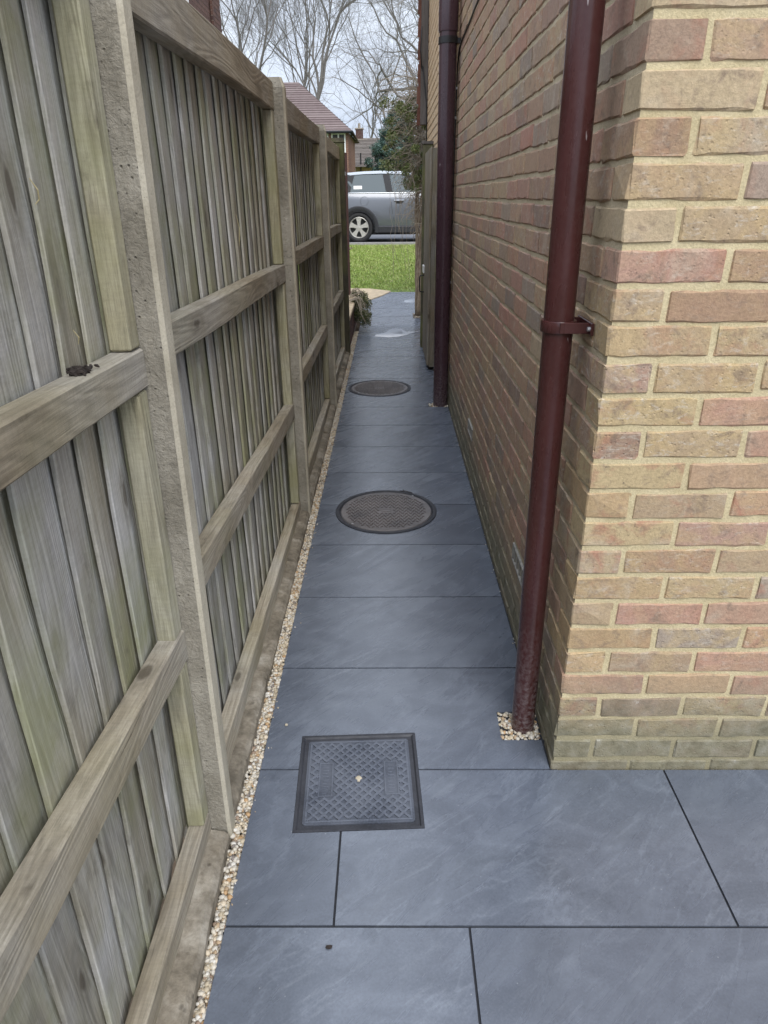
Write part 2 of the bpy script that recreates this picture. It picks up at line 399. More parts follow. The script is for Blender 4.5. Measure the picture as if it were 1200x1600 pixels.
def np_mesh(name, V, F, mat=None, smooth=False):
    V = np.asarray(V, dtype=np.float32); F = np.asarray(F, dtype=np.int32)
    k = F.shape[1]; me = bpy.data.meshes.new(name)
    me.vertices.add(len(V)); me.vertices.foreach_set('co', V.ravel())
    me.loops.add(F.size); me.loops.foreach_set('vertex_index', F.ravel())
    me.polygons.add(len(F)); me.polygons.foreach_set('loop_start', np.arange(0, F.size, k, dtype=np.int32))
    me.polygons.foreach_set('loop_total', np.full(len(F), k, dtype=np.int32))
    me.polygons.foreach_set('use_smooth', np.full(len(F), smooth))
    me.update(calc_edges=True); me.validate()
    if mat: me.materials.append(mat)
    return me


def link(name, me, parent=None, loc=None):
    o = bpy.data.objects.new(name, me); COL.objects.link(o)
    if parent: o.parent = parent
    if loc is not None: o.location = loc
    return o


def empty(name, loc=(0, 0, 0)):
    o = bpy.data.objects.new(name, None); COL.objects.link(o); o.location = loc; o.empty_display_size = .1
    return o


class MB:
    """collects shapes into one mesh (world coordinates; `origin` is taken off on build)"""
    def __init__(s): s.v = []; s.f = []

    def add(s, v, f):
        n = len(s.v); s.v += [tuple(x) for x in v]; s.f += [tuple(i + n for i in q) for q in f]
        return s

    def box(s, x0, x1, y0, y1, z0, z1, m=None):
        v = [(x, y, z) for z in (z0, z1) for y in (y0, y1) for x in (x0, x1)]
        if m is not None: v = [m @ Vector(q) for q in v]
        return s.add(v, [(0, 2, 3, 1), (4, 5, 7, 6), (0, 1, 5, 4), (2, 6, 7, 3), (0, 4, 6, 2), (1, 3, 7, 5)])

    def bbox(s, x0, x1, y0, y1, z0, z1, b=.003, m=None, jit=0):
        """box with bevelled edges"""
        bm = bmesh.new(); bmesh.ops.create_cube(bm, size=1)
        for q in bm.verts:
            q.co = Vector(((x0 + x1) / 2 + q.co.x * (x1 - x0), (y0 + y1) / 2 + q.co.y * (y1 - y0), (z0 + z1) / 2 + q.co.z * (z1 - z0)))
        bmesh.ops.bevel(bm, geom=bm.edges[:], offset=b, segments=1, affect='EDGES', profile=.5)
        for q in bm.verts:
            if jit: q.co += Vector((random.uniform(-jit, jit), random.uniform(-jit, jit), random.uniform(-jit, jit)))
            if m is not None: q.co = m @ q.co
        bm.verts.index_update()
        s.add([q.co[:] for q in bm.verts], [[q.index for q in f.verts] for f in bm.faces]); bm.free()
        return s

    def tube(s, pts, rads, n=8, caps=True):
        pts = [Vector(p) for p in pts]
        if not hasattr(rads, '__len__'): rads = [rads] * len(pts)
        rings = []; base = len(s.v); a = None
        for i, p in enumerate(pts):
            d = (pts[min(i + 1, len(pts) - 1)] - pts[max(i - 1, 0)]).normalized()
            if a is None: a = d.orthogonal().normalized()
            a = (a - d * a.dot(d)).normalized(); b = d.cross(a)
            for k in range(n):
                q = p + (a * math.cos(2 * PI * k / n) + b * math.sin(2 * PI * k / n)) * rads[i]
                s.v.append(q[:])
        for i in range(len(pts) - 1):
            for k in range(n):
                s.f.append((base + i * n + k, base + i * n + (k + 1) % n, base + (i + 1) * n + (k + 1) % n, base + (i + 1) * n + k))
        if caps:
            s.f.append(tuple(base + k for k in reversed(range(n)))); e = base + (len(pts) - 1) * n; s.f.append(tuple(e + k for k in range(n)))
        return s

    def prism(s, poly, z0, z1, m=None):
        n = len(poly); v = [(x, y, z0) for x, y in poly] + [(x, y, z1) for x, y in poly]
        if m is not None: v = [m @ Vector(q) for q in v]
        return s.add(v, [tuple(reversed(range(n))), tuple(range(n, 2 * n))] + [(i, (i + 1) % n, n + (i + 1) % n, n + i) for i in range(n)])

    def lathe(s, prof, n=32, m=None):
        base = len(s.v)
        for r, z in prof:
            for k in range(n):
                q = Vector((r * math.cos(2 * PI * k / n), r * math.sin(2 * PI * k / n), z)); s.v.append((m @ q if m is not None else q)[:])
        for i in range(len(prof) - 1):
            for k in range(n):
                s.f.append((base + i * n + k, base + i * n + (k + 1) % n, base + (i + 1) * n + (k + 1) % n, base + (i + 1) * n + k))
        return s

    def build(s, name, mat, parent=None, smooth=False, origin=None):
        o0 = Vector(origin) if origin is not None else (parent.matrix_basis.translation.copy() if parent is not None and parent.parent is None else (parent.parent.matrix_basis.translation + parent.matrix_basis.translation if parent is not None else Vector((0, 0, 0))))
        me = bpy.data.meshes.new(name)
        me.from_pydata([(a - o0.x, b - o0.y, c - o0.z) for a, b, c in s.v], [], s.f); me.update()
        if smooth:
            me.polygons.foreach_set('use_smooth', [True] * len(me.polygons))
            if smooth == 'auto':
                me.set_sharp_from_angle(angle=math.radians(35))
        if mat: me.materials.append(mat)
        o = link(name, me, parent)
        if parent is None: o.location = o0
        return o


def rise(y):                                                     # the ground climbs gently towards the road
    return 0 if y < 8.67 else (.087 * (y - 8.67) if y < 15.75 else .616)


def sheet(name, x0, x1, ys, dz, mat, nx=1, label=None):
    mb = MB()
    for j in range(len(ys) - 1):
        for i in range(nx):
            xa = x0 + (x1 - x0) * i / nx; xb = x0 + (x1 - x0) * (i + 1) / nx
            mb.add([(xa, ys[j], rise(ys[j]) + dz), (xb, ys[j], rise(ys[j]) + dz), (xb, ys[j + 1], rise(ys[j + 1]) + dz), (xa, ys[j + 1], rise(ys[j + 1]) + dz)], [(0, 1, 2, 3)])
    return put(mb.build(name, mat), label, None, None, 'structure')


# ------------------------------------------------------------------ ground
sheet('ground', -400, 400, [-60, -10, 8.67, 12.7, 15.75, 60, 900], -.07, M['earth'])
sheet('lawn', -9, 9, [10.55, 13, 14, 15.2], -.015, M['lawn'])
sheet('road', -60, 60, [15.36, 15.75, 22.5], -.05, M['asphalt'])
sheet('verge', -60, 60, [22.9, 60], -.03, M['lawn'])
mb = MB(); mb.box(-60, 60, 15.2, 15.36, .4, .60); put(mb.build('kerb', M['kerb']), kind='structure')
mb = MB(); mb.box(-60, 60, 22.5, 22.9, .4, .67); put(mb.build('kerb', M['kerb']), kind='structure')
# worn earth in the lawn's far left corner, straw edge by the paving
mb = MB(); pts = []
for k in range(20):
    a = 2 * PI * k / 20; pts.append((-1.75 + (.95 + .12 * math.sin(5 * a)) * math.cos(a), 14.55 + .65 * math.sin(a)))
mb.add([(x, y, rise(y) + .006) for x, y in pts], [tuple(range(20))]); put(mb.build('soil', M['earth']), kind='structure')

# grass blades: uncountable
N = 90000
gx = RNG.uniform(-3.4, 3.2, N); gy = 10.6 + RNG.uniform(0, 1, N) ** .9 * 4.58
keep = ~(((gx + 1.75) / .85) ** 2 + ((gy - 14.55) / .6) ** 2 < 1)
keep &= ~((gy < 10.85) & (RNG.uniform(0, 1, N) < .75))
gx, gy = gx[keep], gy[keep]; N = len(gx)
gz = np.where(gy < 8.67, 0, .087 * (gy - 8.67)) - .015
hh = RNG.uniform(.012, .036, N); an = RNG.uniform(0, 2 * PI, N); wd = RNG.uniform(.004, .008, N)
lx, ly = RNG.normal(0, .022, N), RNG.normal(0, .022, N)
V = np.empty((N, 3, 3)); V[:, 0] = np.stack([gx - np.cos(an) * wd, gy - np.sin(an) * wd, gz], 1)
V[:, 1] = np.stack([gx + np.cos(an) * wd, gy + np.sin(an) * wd, gz], 1); V[:, 2] = np.stack([gx + lx, gy + ly, gz + hh], 1)
put(link('grass', np_mesh('grass', V.reshape(-1, 3), np.arange(3 * N).reshape(-1, 3), M['grass'])), kind='stuff')

# ------------------------------------------------------------------ paving
TL, TR = -.378, .452          # edges of the passage paving
Y0, D, TW = .957, .4535, .903
GAP = .0028
SQ_C, SQ_H, SQ_A = Vector((-.093, 1.377, 0)), .171, math.radians(2.4)
SQ = [(SQ_C.x + SQ_H * (a * math.cos(SQ_A) - b * math.sin(SQ_A)), SQ_C.y + SQ_H * (a * math.sin(SQ_A) + b * math.cos(SQ_A))) for a, b in ((-1, -1), (1, -1), (1, 1), (-1, 1))]


def circ(c, r, n=44): return [(c[0] + r * math.cos(2 * PI * k / n), c[1] + r * math.sin(2 * PI * k / n)) for k in range(n)]


R1, R2 = ((-.023, 3.145), .262), ((-.088, 5.610), .268)
HOLES = [SQ, circ(*R1), circ(*R2), [(.332, 1.524), (.47, 1.524), (.47, 1.645), (.332, 1.645)], [(.302, 5.035), (.47, 5.035), (.47, 5.135), (.302, 5.135)],
         [(.31, 9.02), (.47, 9.02), (.47, 9.28), (.31, 9.28)]]


def clip(poly, a, b, keep_left):
    out = []; n = len(poly)
    def sd(p): return ((b[0] - a[0]) * (p[1] - a[1]) - (b[1] - a[1]) * (p[0] - a[0])) * (1 if keep_left else -1)
    for i in range(n):
        p, q = poly[i], poly[(i + 1) % n]; dp, dq = sd(p), sd(q)
        if dp >= 0: out.append(p)
        if (dp > 0 and dq < 0) or (dp < 0 and dq > 0):
            t = dp / (dp - dq); out.append((p[0] + (q[0] - p[0]) * t, p[1] + (q[1] - p[1]) * t))
    return out


def area(p): return .5 * abs(sum(p[i][0] * p[(i + 1) % len(p)][1] - p[(i + 1) % len(p)][0] * p[i][1] for i in range(len(p))))


def cut(pieces, hole):
    res = []
    for pc in pieces:
        xs, ys = [q[0] for q in pc], [q[1] for q in pc]; hx, hy = [q[0] for q in hole], [q[1] for q in hole]
        if max(xs) < min(hx) or min(xs) > max(hx) or max(ys) < min(hy) or min(ys) > max(hy): res.append(pc); continue
        rest = pc
        for i in range(len(hole)):
            a, b = hole[i], hole[(i + 1) % len(hole)]
            o = clip(rest, a, b, False)
            if len(o) > 2 and area(o) > 1e-7: res.append(o)
            rest = clip(rest, a, b, True)
            if len(rest) < 3: break
    return res


path = MB()
ys_ = [-2.2, 8.67, 10.62]
for a, b in ((-2.2, 8.67), (8.67, 10.62)):
    pass
bed = MB()
for j in range(2):
    a, b = ys_[j], ys_[j + 1]; x1 = TR + .02
    bed.add([(TL + .002, a, rise(a) - .005), (x1, a, rise(a) - .005), (x1, b, rise(b) - .005), (TL + .002, b, rise(b) - .005),
             (TL + .002, a, rise(a) - .06), (x1, a, rise(a) - .06), (x1, b, rise(b) - .06), (TL + .002, b, rise(b) - .06)],
            [(0, 1, 2, 3), (4, 7, 6, 5), (0, 4, 5, 1), (3, 2, 6, 7), (0, 3, 7, 4), (1, 5, 6, 2)])
bed.box(TR + .02, 3.1, -2.2, 1.41, -.06, -.005)
# the bed is cut under the covers and gravel pockets by keeping those items above it
PATH = put(bed.build('path', M['grout']), kind='structure')


def tile(x0, x1, y0, y1):
    pcs = [[(x0 + GAP, y0 + GAP), (x1 - GAP, y0 + GAP), (x1 - GAP, y1 - GAP), (x0 + GAP, y1 - GAP)]]
    for h in HOLES: pcs = cut(pcs, h)
    mb = MB(); lift = random.uniform(-.0006, .0006)
    for p in pcs:
        n = len(p)
        mb.add([(x, y, rise(y) + lift) for x, y in p] + [(x, y, rise(y) - .0045) for x, y in p],
               [tuple(range(n))] + [(i, n + i, n + (i + 1) % n, (i + 1) % n) for i in range(n)])
    mb.build('paving_tile', M['tile'], PATH)


def row_full(y0, y1, joint):
    xs = [joint]
    while xs[0] > TL: xs.insert(0, xs[0] - TW)
    while xs[-1] < 3.1: xs.append(xs[-1] + TW)
    for a, b in zip(xs[:-1], xs[1:]):
        a, b = max(a, TL), min(b, 3.1)
        if b - a > .03: tile(a, b, y0, y1)


for k in range(-6, 1):
    row_full(Y0 + D * k, Y0 + D * (k + 1), -.132 if k % 2 == 0 else .172)
for k in range(1, 22):
    a, b = Y0 + D * k, min(Y0 + D * (k + 1), 10.6)
    if a < 8.67 < b:
        b_ = 8.67
    if b - a > .05: tile(TL if k < 20 else TL, TR, a, b)

# ------------------------------------------------------------------ gravel
ICO = None


def ico():
    bm = bmesh.new(); bmesh.ops.create_icosphere(bm, subdivisions=1, radius=1)
    v = np.array([q.co[:] for q in bm.verts]); bm.faces.ensure_lookup_table(); bm.verts.index_update()
    f = np.array([[q.index for q in fc.verts] for fc in bm.faces]); bm.free(); return v, f


IV, IF = ico()


def pebbles(name, pts, rmin, rmax):
    n = len(pts); sc = RNG.uniform(rmin, rmax, (n, 1)) * RNG.uniform([.8, .8, .5], [1.35, 1.35, .85], (n, 3))
    base = IV[None] * (1 + RNG.normal(0, .13, (n, len(IV), 1))) * sc[:, None, :]
    a = RNG.uniform(0, 2 * PI, n); tl = RNG.normal(0, .35, n)
    c, s = np.cos(tl), np.sin(tl); x, y, z = base[..., 0], base[..., 1], base[..., 2]
    y, z = y * c[:, None] - z * s[:, None], y * s[:, None] + z * c[:, None]
    c, s = np.cos(a), np.sin(a); x, y = x * c[:, None] - y * s[:, None], x * s[:, None] + y * c[:, None]
    V = np.stack([x, y, z], -1) + np.asarray(pts)[:, None, :]
    F = IF[None] + (np.arange(n) * len(IV))[:, None, None]
    o = link(name, np_mesh(name, V.reshape(-1, 3), F.reshape(-1, 3), M['pebble'], True))
    return put(o, kind='stuff')


n = 15000
py_ = RNG.uniform(.1, 8.3, n); wide = np.interp(py_, [0, .77, 1.2, 5, 7, 8.3], [-.390, -.396, -.412, -.43, -.455, -.46])
px_ = wide + RNG.uniform(0, 1, n) * (-.379 - wide)
strip = pebbles('gravel', np.stack([px_, py_, RNG.uniform(-.018, .0, n)], 1), .0035, .0078)
put(strip, 'narrow strip of pale pebbles between the fence foot and the paving', 'gravel')
n = 620
g2 = pebbles('gravel', np.stack([RNG.uniform(.334, .45, n), RNG.uniform(1.527, 1.642, n), RNG.uniform(-.022, .001, n)], 1), .0038, .008)
put(g2, 'square pocket of pale pebbles around the foot of the near brown downpipe', 'gravel')
n = 500
g3 = pebbles('gravel', np.stack([RNG.uniform(.305, .45, n), RNG.uniform(5.038, 5.132, n), RNG.uniform(-.022, .002, n)], 1), .0038, .008)
put(g3, 'pocket of pale pebbles around the foot of the far brown pipe', 'gravel')
n = 400
gy4 = RNG.uniform(9.02, 9.28, n)
g4 = pebbles('gravel', np.stack([RNG.uniform(.31, .46, n), gy4, .087 * (gy4 - 8.67) + RNG.uniform(-.02, .004, n)], 1), .004, .009)
put(g4, 'pale pebbles around the base of the climber stems', 'gravel')

n = 120
gx5 = np.where(RNG.uniform(0, 1, n) < .5, .452 - np.abs(RNG.normal(0, .006, n)), -.375 + np.abs(RNG.normal(0, .012, n)))
pts5 = np.stack([gx5, RNG.uniform(1.0, 6.5, n), np.full(n, .0012)], 1); pts5 = pts5[(pts5[:, 0] < 0) | (pts5[:, 1] > 1.5)]
g5 = pebbles('grit', pts5, .0012, .0034); put(g5, 'scattered grit along both edges of the paving', 'gravel')

# ------------------------------------------------------------------ fence
PY = [-.69, 1.205, 3.075, 4.985, 6.93]                       # near faces of the posts
PW = .062
RAIL_F, BOARD_F = -.453, -.497
SH = .042                    # the near post and panel lean a little along the fence


def concrete_post(y, top, label, lean=.0):
    e = empty('concrete_post', (-.44, y, 0)); put(e, label, 'fence post', 'concrete fence posts')
    mb = MB(); x0, x1 = -.53, -.409; w = PW; c = .008
    zs = [-.1, .3, .7, 1.1, 1.5, top - .035, top]
    for i, z in enumerate(zs):
        t = 1 if i < len(zs) - 1 else .55
        j = lambda: random.uniform(-.0005, .0005)
        yy = y + lean * (z / 1.9); w = PW - .008
        xm = (x0 + x1) / 2; hx = (x1 - x0) / 2 * (1 if t == 1 else .8); ym = yy + w / 2; hy = w / 2 * t
        mb.v += [(xm - hx + j(), ym - hy + j(), z), (xm + hx - c + j(), ym - hy + j(), z), (xm + hx + j(), ym - hy + c + j(), z), (xm + hx + j(), ym + hy - c + j(), z), (xm + hx - c + j(), ym + hy + j(), z), (xm - hx + j(), ym + hy + j(), z)]
    for i in range(len(zs) - 1):
        for k in range(6):
            a, b = i * 6 + k, i * 6 + (k + 1) % 6; mb.f.append((a, b, b + 6, a + 6))
    mb.f.append(tuple(range((len(zs) - 1) * 6, len(zs) * 6)))
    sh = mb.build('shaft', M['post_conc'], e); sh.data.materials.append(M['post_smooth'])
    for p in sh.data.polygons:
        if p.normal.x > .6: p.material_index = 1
    return e


concrete_post(PY[0], 1.9, 'concrete fence post at the near end of the fence, beside the nearest panel')
concrete_post(PY[1] - .022, 2.05, 'rough concrete fence post nearest the camera, left of the square drain cover', SH * 1.9)
concrete_post(PY[2], 1.905, 'pitted concrete fence post level with the nearer round drain cover')
concrete_post(PY[3], 1.905, 'slim concrete fence post between the two farthest fence panels')
e = empty('wooden_post', (-.45, PY[4], 0)); put(e, 'dark green-stained timber post ending the fence at its far end', 'fence post')
mb = MB(); mb.bbox(-.52, -.41, PY[4], PY[4] + .11, -.1, 1.93, .006); mb.build('shaft', M['darkpost'], e)
mb = MB(); mb.add([(-.525, PY[4] - .006, 1.93), (-.405, PY[4] - .006, 1.93), (-.405, PY[4] + .116, 1.93), (-.525, PY[4] + .116, 1.93), (-.52, PY[4] + .0, 1.965), (-.42, PY[4] + .0, 1.965), (-.42, PY[4] + .11, 1.965), (-.52, PY[4] + .11, 1.965)], [(3, 2, 1, 0), (4, 5, 6, 7), (0, 1, 5, 4), (1, 2, 6, 5), (2, 3, 7, 6), (3, 0, 4, 7)]); mb.build('cap', M['darkpost'], e)
mb = MB(); mb.box(-.412, -.398, PY[4] + .02, PY[4] + .05, 1.66, 1.69); mb.build('bolt', M['metal'], e)


def board(parent, y, w, ov, ztop, bow, shear=0):
    """one feather-edge board: thick near edge, far edge tucked behind the next board with an open crevice"""
    mb = MB(); nz_ = 16; ph = random.uniform(0, 6); ph2 = random.uniform(0, 6); am = random.uniform(.0015, .0045) * bow
    z0 = .05 + random.uniform(0, .02); tip = random.uniform(-.004, .004); dx = random.uniform(-.0015, .0015); t = random.uniform(.006, .0095)
    sl = random.uniform(.0042, .0065) if bow > 1 else random.uniform(.0016, .0036); ph3 = random.uniform(0, 6)
    for i in range(nz_ + 1):
        z = z0 + (ztop - z0) * i / nz_; u = i / nz_
        w1 = am * (math.sin(u * 5 + ph) + .6 * math.sin(u * 13 + ph2)) + tip * u + random.uniform(-.0008, .0008) * bow
        xf = BOARD_F + dx + .0012 * math.sin(u * 6 + ph2); y_ = y + shear * z; s_ = sl * (1 + .35 * math.sin(u * 9 + ph3))
        mb.v += [(xf, y_ + w1 + .002, z), (xf - .0015, y_ + w1, z), (xf - t, y_ + w1, z), (xf - .009 - s_ - .008, y_ + w, z), (xf - .0200, y_ + w + ov, z), (xf - (.0130 if bow > 1 else .0115), y_ + w + ov, z), (xf - .009 - s_, y_ + w, z)]
    for i in range(nz_):
        for k in range(7):
            a, b = i * 7 + k, i * 7 + (k + 1) % 7; mb.f.append((b, a, a + 7, b + 7))
    mb.f.append(tuple(range(7))); mb.f.append(tuple(nz_ * 7 + k for k in reversed(range(7))))
    mb.build('fence_board', M['board'], parent)


def beam(parent, name, x0, x1, y0, y1, za, zb, h, mat, cup=0, split=0):
    """rail along Y whose top runs from za to zb"""
    mb = MB(); n_ = 12; b = .004
    ph = random.uniform(0, 6)
    for i in range(n_ + 1):
        u = i / n_; y = y0 + (y1 - y0) * u; zt = za + (zb - za) * u + .0022 * math.sin(u * 7 + ph); j = random.uniform(-.0008, .0008)
        hh_ = h + .0025 * math.sin(u * 4 + ph * 2)
        mb.v += [(x0, y, zt), (x1 - b + j, y, zt), (x1 + j, y, zt - b), (x1 + j, y, zt - hh_ + b), (x1 - b + j, y, zt - hh_), (x0, y, zt - hh_)]
    for i in range(n_):
        for k in range(6):
            a, c = i * 6 + k, i * 6 + (k + 1) % 6; mb.f.append((c, a, a + 6, c + 6))
    mb.f.append(tuple(range(6))); mb.f.append(tuple(n_ * 6 + k for k in reversed(range(6))))
    return mb.build(name, mat, parent)


PANEL_LABELS = ['nearest fence panel with wide grey boards running out of the left edge of the photo',
                'fence panel beside the square drain cover, second nearest, its boards streaked green',
                'fence panel level with the far stretch of paving, third from the camera',
                'shortest-looking last fence panel, beside the farther round drain cover']
RAILS = [dict(mid=(1.265, 1.232), low=(.79, .627)), dict(mid=(1.252, 1.218), low=(.702, .600)), dict(mid=(1.249, 1.236), low=(.672, .640)), dict(mid=(1.266, 1.252), low=(.686, .65))]
for i in range(4):
    a, b = PY[i] + PW + .002, PY[i + 1] - .002
    e = empty('fence_panel', (-.49, (a + b) / 2, 0)); put(e, PANEL_LABELS[i], 'fence panel', 'fence panels along the passage')
    if i == 0: b -= .022
    y = a - .004
    ztop = 1.88 if i == 0 else 1.855
    while y < b - .018:
        w = random.uniform(.092, .106)
        w = min(w, b - y); ov = max(.001, min(.045, b - y - w))
        board(e, y, w, ov, ztop, 2.0 if i == 0 else .9, SH if i == 0 else 0)
        y += w
    r = RAILS[i]
    q_ = (lambda z: b + (SH * z if i == 0 else 0))
    beam(e, 'rail', BOARD_F + .003, RAIL_F, a, q_(1.85), 1.878, 1.892, .10, M['rail'])
    beam(e, 'rail', BOARD_F + .003, RAIL_F, a, q_(1.2), r['mid'][0], r['mid'][1], .074, M['rail'])
    beam(e, 'rail', BOARD_F + .003, RAIL_F, a, q_(.6), r['low'][0], r['low'][1], .078, M['rail'])
    beam(e, 'gravel_board', BOARD_F + .003, RAIL_F - .002, a, b, .125, .095, .13, M['rail'])
    # battens beside the far post, one in each space between rails
    for z0, z1 in ((r['mid'][1] + .002, 1.79), (r['low'][1] + .002, r['mid'][1] - .077), (.1, r['low'][1] - .081)):
        mb = MB(); mb.bbox(BOARD_F + .001, RAIL_F - .003, b - .048, b - .001, z0, z1, .003, Matrix.Identity(4) if i else Matrix(((1, 0, 0, 0), (0, 1, SH, 0), (0, 0, 1, 0), (0, 0, 0, 1))), .0006); mb.build('batten', M['batten'], e)
    # cast base strip on the passage side, broken into a few lengths
    ys = [a - .06, a + (b - a) * random.uniform(.25, .4), a + (b - a) * random.uniform(.6, .75), b]
    for q in range(3):
        mb = MB(); n_ = 14
        for k in range(n_ + 1):
            u = k / n_; yy = ys[q] + .004 + (ys[q + 1] - ys[q] - .008) * u; tz = .035 + random.uniform(-.005, .006) - (.008 if q == 1 else 0); xx = (-.4135 if i else float(np.interp(yy, [.4, .77, 1.2], [-.394, -.399, -.4135]))) + random.uniform(-.002, .002)
            mb.v += [(RAIL_F - .004, yy, tz + .006), (xx - .012, yy, tz), (xx, yy, tz - .012), (xx, yy, -.07), (RAIL_F - .004, yy, -.07)]
        for k in range(n_):
            for s in range(5):
                p_, q_ = k * 5 + s, k * 5 + (s + 1) % 5; mb.f.append((q_, p_, p_ + 5, q_ + 5))
        mb.f.append(tuple(range(5))); mb.f.append(tuple(n_ * 5 + s for s in reversed(range(5))))
        mb.build('concrete_base', M['base_conc'], e)

# ------------------------------------------------------------------ brick house on the right
HX, HY = .455, 1.415
BL, BW, BH, J = .213, .101, .0628, .012
Z0 = .0346
HOUSE = empty('brick_house', (HX, HY, 0))
put(HOUSE, 'house of mottled yellow-brown brick whose flank lines the right side of the passage', 'house')
YE = 5.215                                                    # where the flank steps out
core = MB()
core.box(HX + .0045, 6.0, HY + .0034, YE + .01, -.05, 5.0)
core.box(HX - .050 + .0055, 5.9, YE + .0055, 6.02, -.05, 4.98)
cw = core.build('wall', M['mortar'], HOUSE); cw.data.materials.append(M['shaded_flank_mortar'])
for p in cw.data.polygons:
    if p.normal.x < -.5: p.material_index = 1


def brick_mesh(length, w=BW, h=BH, cuts=5, mat=None):
    bm = bmesh.new(); bmesh.ops.create_cube(bm, size=1)
    for q in bm.verts: q.co = Vector((q.co.x * length, q.co.y * w, q.co.z * h))
    ed = [e_ for e_ in bm.edges if abs(e_.verts[0].co.x - e_.verts[1].co.x) > .01]
    if length > .12: bmesh.ops.subdivide_edges(bm, edges=ed, cuts=cuts, use_grid_fill=True)
    bm.normal_update()
    sharp = [e_ for e_ in bm.edges if len(e_.link_faces) == 2 and e_.calc_face_angle() > 1]
    bmesh.ops.bevel(bm, geom=sharp, offset=.0035, segments=1, affect='EDGES')
    for q in bm.verts: q.co += Vector((random.gauss(0, .0013), random.gauss(0, .0006), random.gauss(0, .0014)))
    me = bpy.data.meshes.new('brick'); bm.to_mesh(me); bm.free(); me.materials.append(mat or M['brick'])
    return me


STR = [brick_mesh(BL) for _ in range(14)]; FLANK = [brick_mesh(BL, mat=M['shaded_flank_brick']) for _ in range(14)]
SIMPLE = [brick_mesh(BL, cuts=1) for _ in range(8)]
bricks = []                                                  # (centre, angle, full?, length scale)
VENTS = [(2.08, .285), (3.63, .278)]
for k in range(-1, 66):
    z = Z0 + .075 * k + .0375
    if k % 2 == 0:
        bricks.append((HX + BW / 2, HY + BL / 2, z, PI / 2, True, 1)); yb = HY + BL + J; xb = HX + BW + J
    else:
        bricks.append((HX + BL / 2, HY + BW / 2, z, 0, True, 1)); yb = HY + BW + J; xb = HX + BL + J
    while yb < YE - .015:
        l = min(BL, YE - yb)
        if not (z < .4 and any(abs((yb + l / 2) - vy) < .105 + l / 2 - .1 and abs(z - vz) < .03 for vy, vz in VENTS)):
            bricks.append((HX + BW / 2, yb + l / 2, z, -PI / 2 if random.random() < .5 else PI / 2, True, l / BL))
        yb += BL + J
    while xb < 2.75:
        bricks.append((xb + BL / 2, HY + BW / 2, z, 0, True, 1)); xb += BL + J
    # the pier that stands 5 cm forward, just beyond the soil pipe
    yp = YE + (0 if k % 2 else 0)
    if k % 2 == 0: bricks.append((HX - .05 + BL / 2, YE + BW / 2, z, 0, True, 1)); yp = YE + BW + J
    while yp < 6.0:
        l = min(BL, 6.0 - yp)
        if l > .03: bricks.append((HX - .05 + BW / 2, yp + l / 2, z, PI / 2, True, l / BL))
        yp += BL + J


def seen(b):
    p = pix(b[:3])
    if p is None or not (-40 < p[0] < 1240 and -40 < p[1] < 1640): return 0
    front = b[1] < HY + .2 and b[3] == 0
    d = Vector(b[:3]) - Vector((0, 0, CAM_H)); n_ = Vector((0, -1, 0)) if front else Vector((-1, 0, 0))
    return max(0, -d.dot(n_) / d.length) / d.length_squared


order = sorted(range(len(bricks)), key=lambda i: -seen(bricks[i]))
named = set(order[:300])
restV, restF, restM = [], [], []; nv = 0
for i, (x, y, z, a, full, ls) in enumerate(bricks):
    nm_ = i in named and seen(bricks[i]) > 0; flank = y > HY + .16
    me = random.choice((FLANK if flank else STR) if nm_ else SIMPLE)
    loc = Vector((x + random.gauss(0, .0005), y + random.gauss(0, .0005), z + random.gauss(0, .0013)))
    rot = Euler((random.gauss(0, .004), random.gauss(0, .006), a + random.gauss(0, .002)))
    if nm_:
        o = link('brick', me, HOUSE, loc - HOUSE.location); o.rotation_euler = rot; o.scale = (ls, 1, 1)
    else:
        mt = Matrix.Translation(loc - HOUSE.location) @ rot.to_matrix().to_4x4() @ Matrix.Diagonal((ls, 1, 1, 1))
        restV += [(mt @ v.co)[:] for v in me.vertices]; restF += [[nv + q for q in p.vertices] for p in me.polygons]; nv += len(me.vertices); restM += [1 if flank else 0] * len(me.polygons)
me = bpy.data.meshes.new('brickwork'); me.from_pydata(restV, [], restF); me.update(); me.materials.append(M['brick']); me.materials.append(M['shaded_flank_brick']); me.polygons.foreach_set('material_index', restM)
put(link('brickwork', me, HOUSE), kind='stuff')

# air bricks
for vy, vz in VENTS:
    mb = MB(); mb.box(HX - .004, HX + .03, vy - .107, vy - .097, vz - .034, vz + .034); mb.box(HX - .004, HX + .03, vy + .097, vy + .107, vz - .034, vz + .034)
    mb.box(HX - .004, HX + .03, vy - .097, vy + .097, vz + .027, vz + .034); mb.box(HX - .004, HX + .03, vy - .097, vy + .097, vz - .034, vz - .027)
    vent = mb.build('air_brick', M['vent'], HOUSE)
    mb = MB(); mb.box(HX + .02, HX + .029, vy - .096, vy + .096, vz - .0265, vz + .0265); mb.build('backing', M['black'], vent, origin=HOUSE.location)
    for q in range(4):
        mb = MB(); yy = vy - .072 + q * .048; mb.box(HX - .002, HX + .019, yy - .006, yy + .006, vz - .0265, vz + .0265); mb.build('bar', M['vent'], vent, origin=HOUSE.location)

# black cable across the flank, then down beside the pier
mb = MB(); cp = [(HX - .006, y, z) for y, z in ((3.2, 2.46), (3.7, 2.40), (4.1, 2.36), (4.5, 2.345), (4.9, 2.335), (5.08, 2.315), (5.16, 2.25), (5.18, 2.1), (5.185, 1.6), (5.19, 1.0), (5.19, .4), (5.19, .02))]
mb.tube(cp, .005, 6); mb.build('cable', M['black'], HOUSE, True)
for z in (2.12, 1.95, 1.2, .9):
    mb = MB(); mb.bbox(HX - .016, HX + .002, 5.172, 5.202, z - .008, z + .008, .002); mb.build('cable_clip', M['metal'], HOUSE)

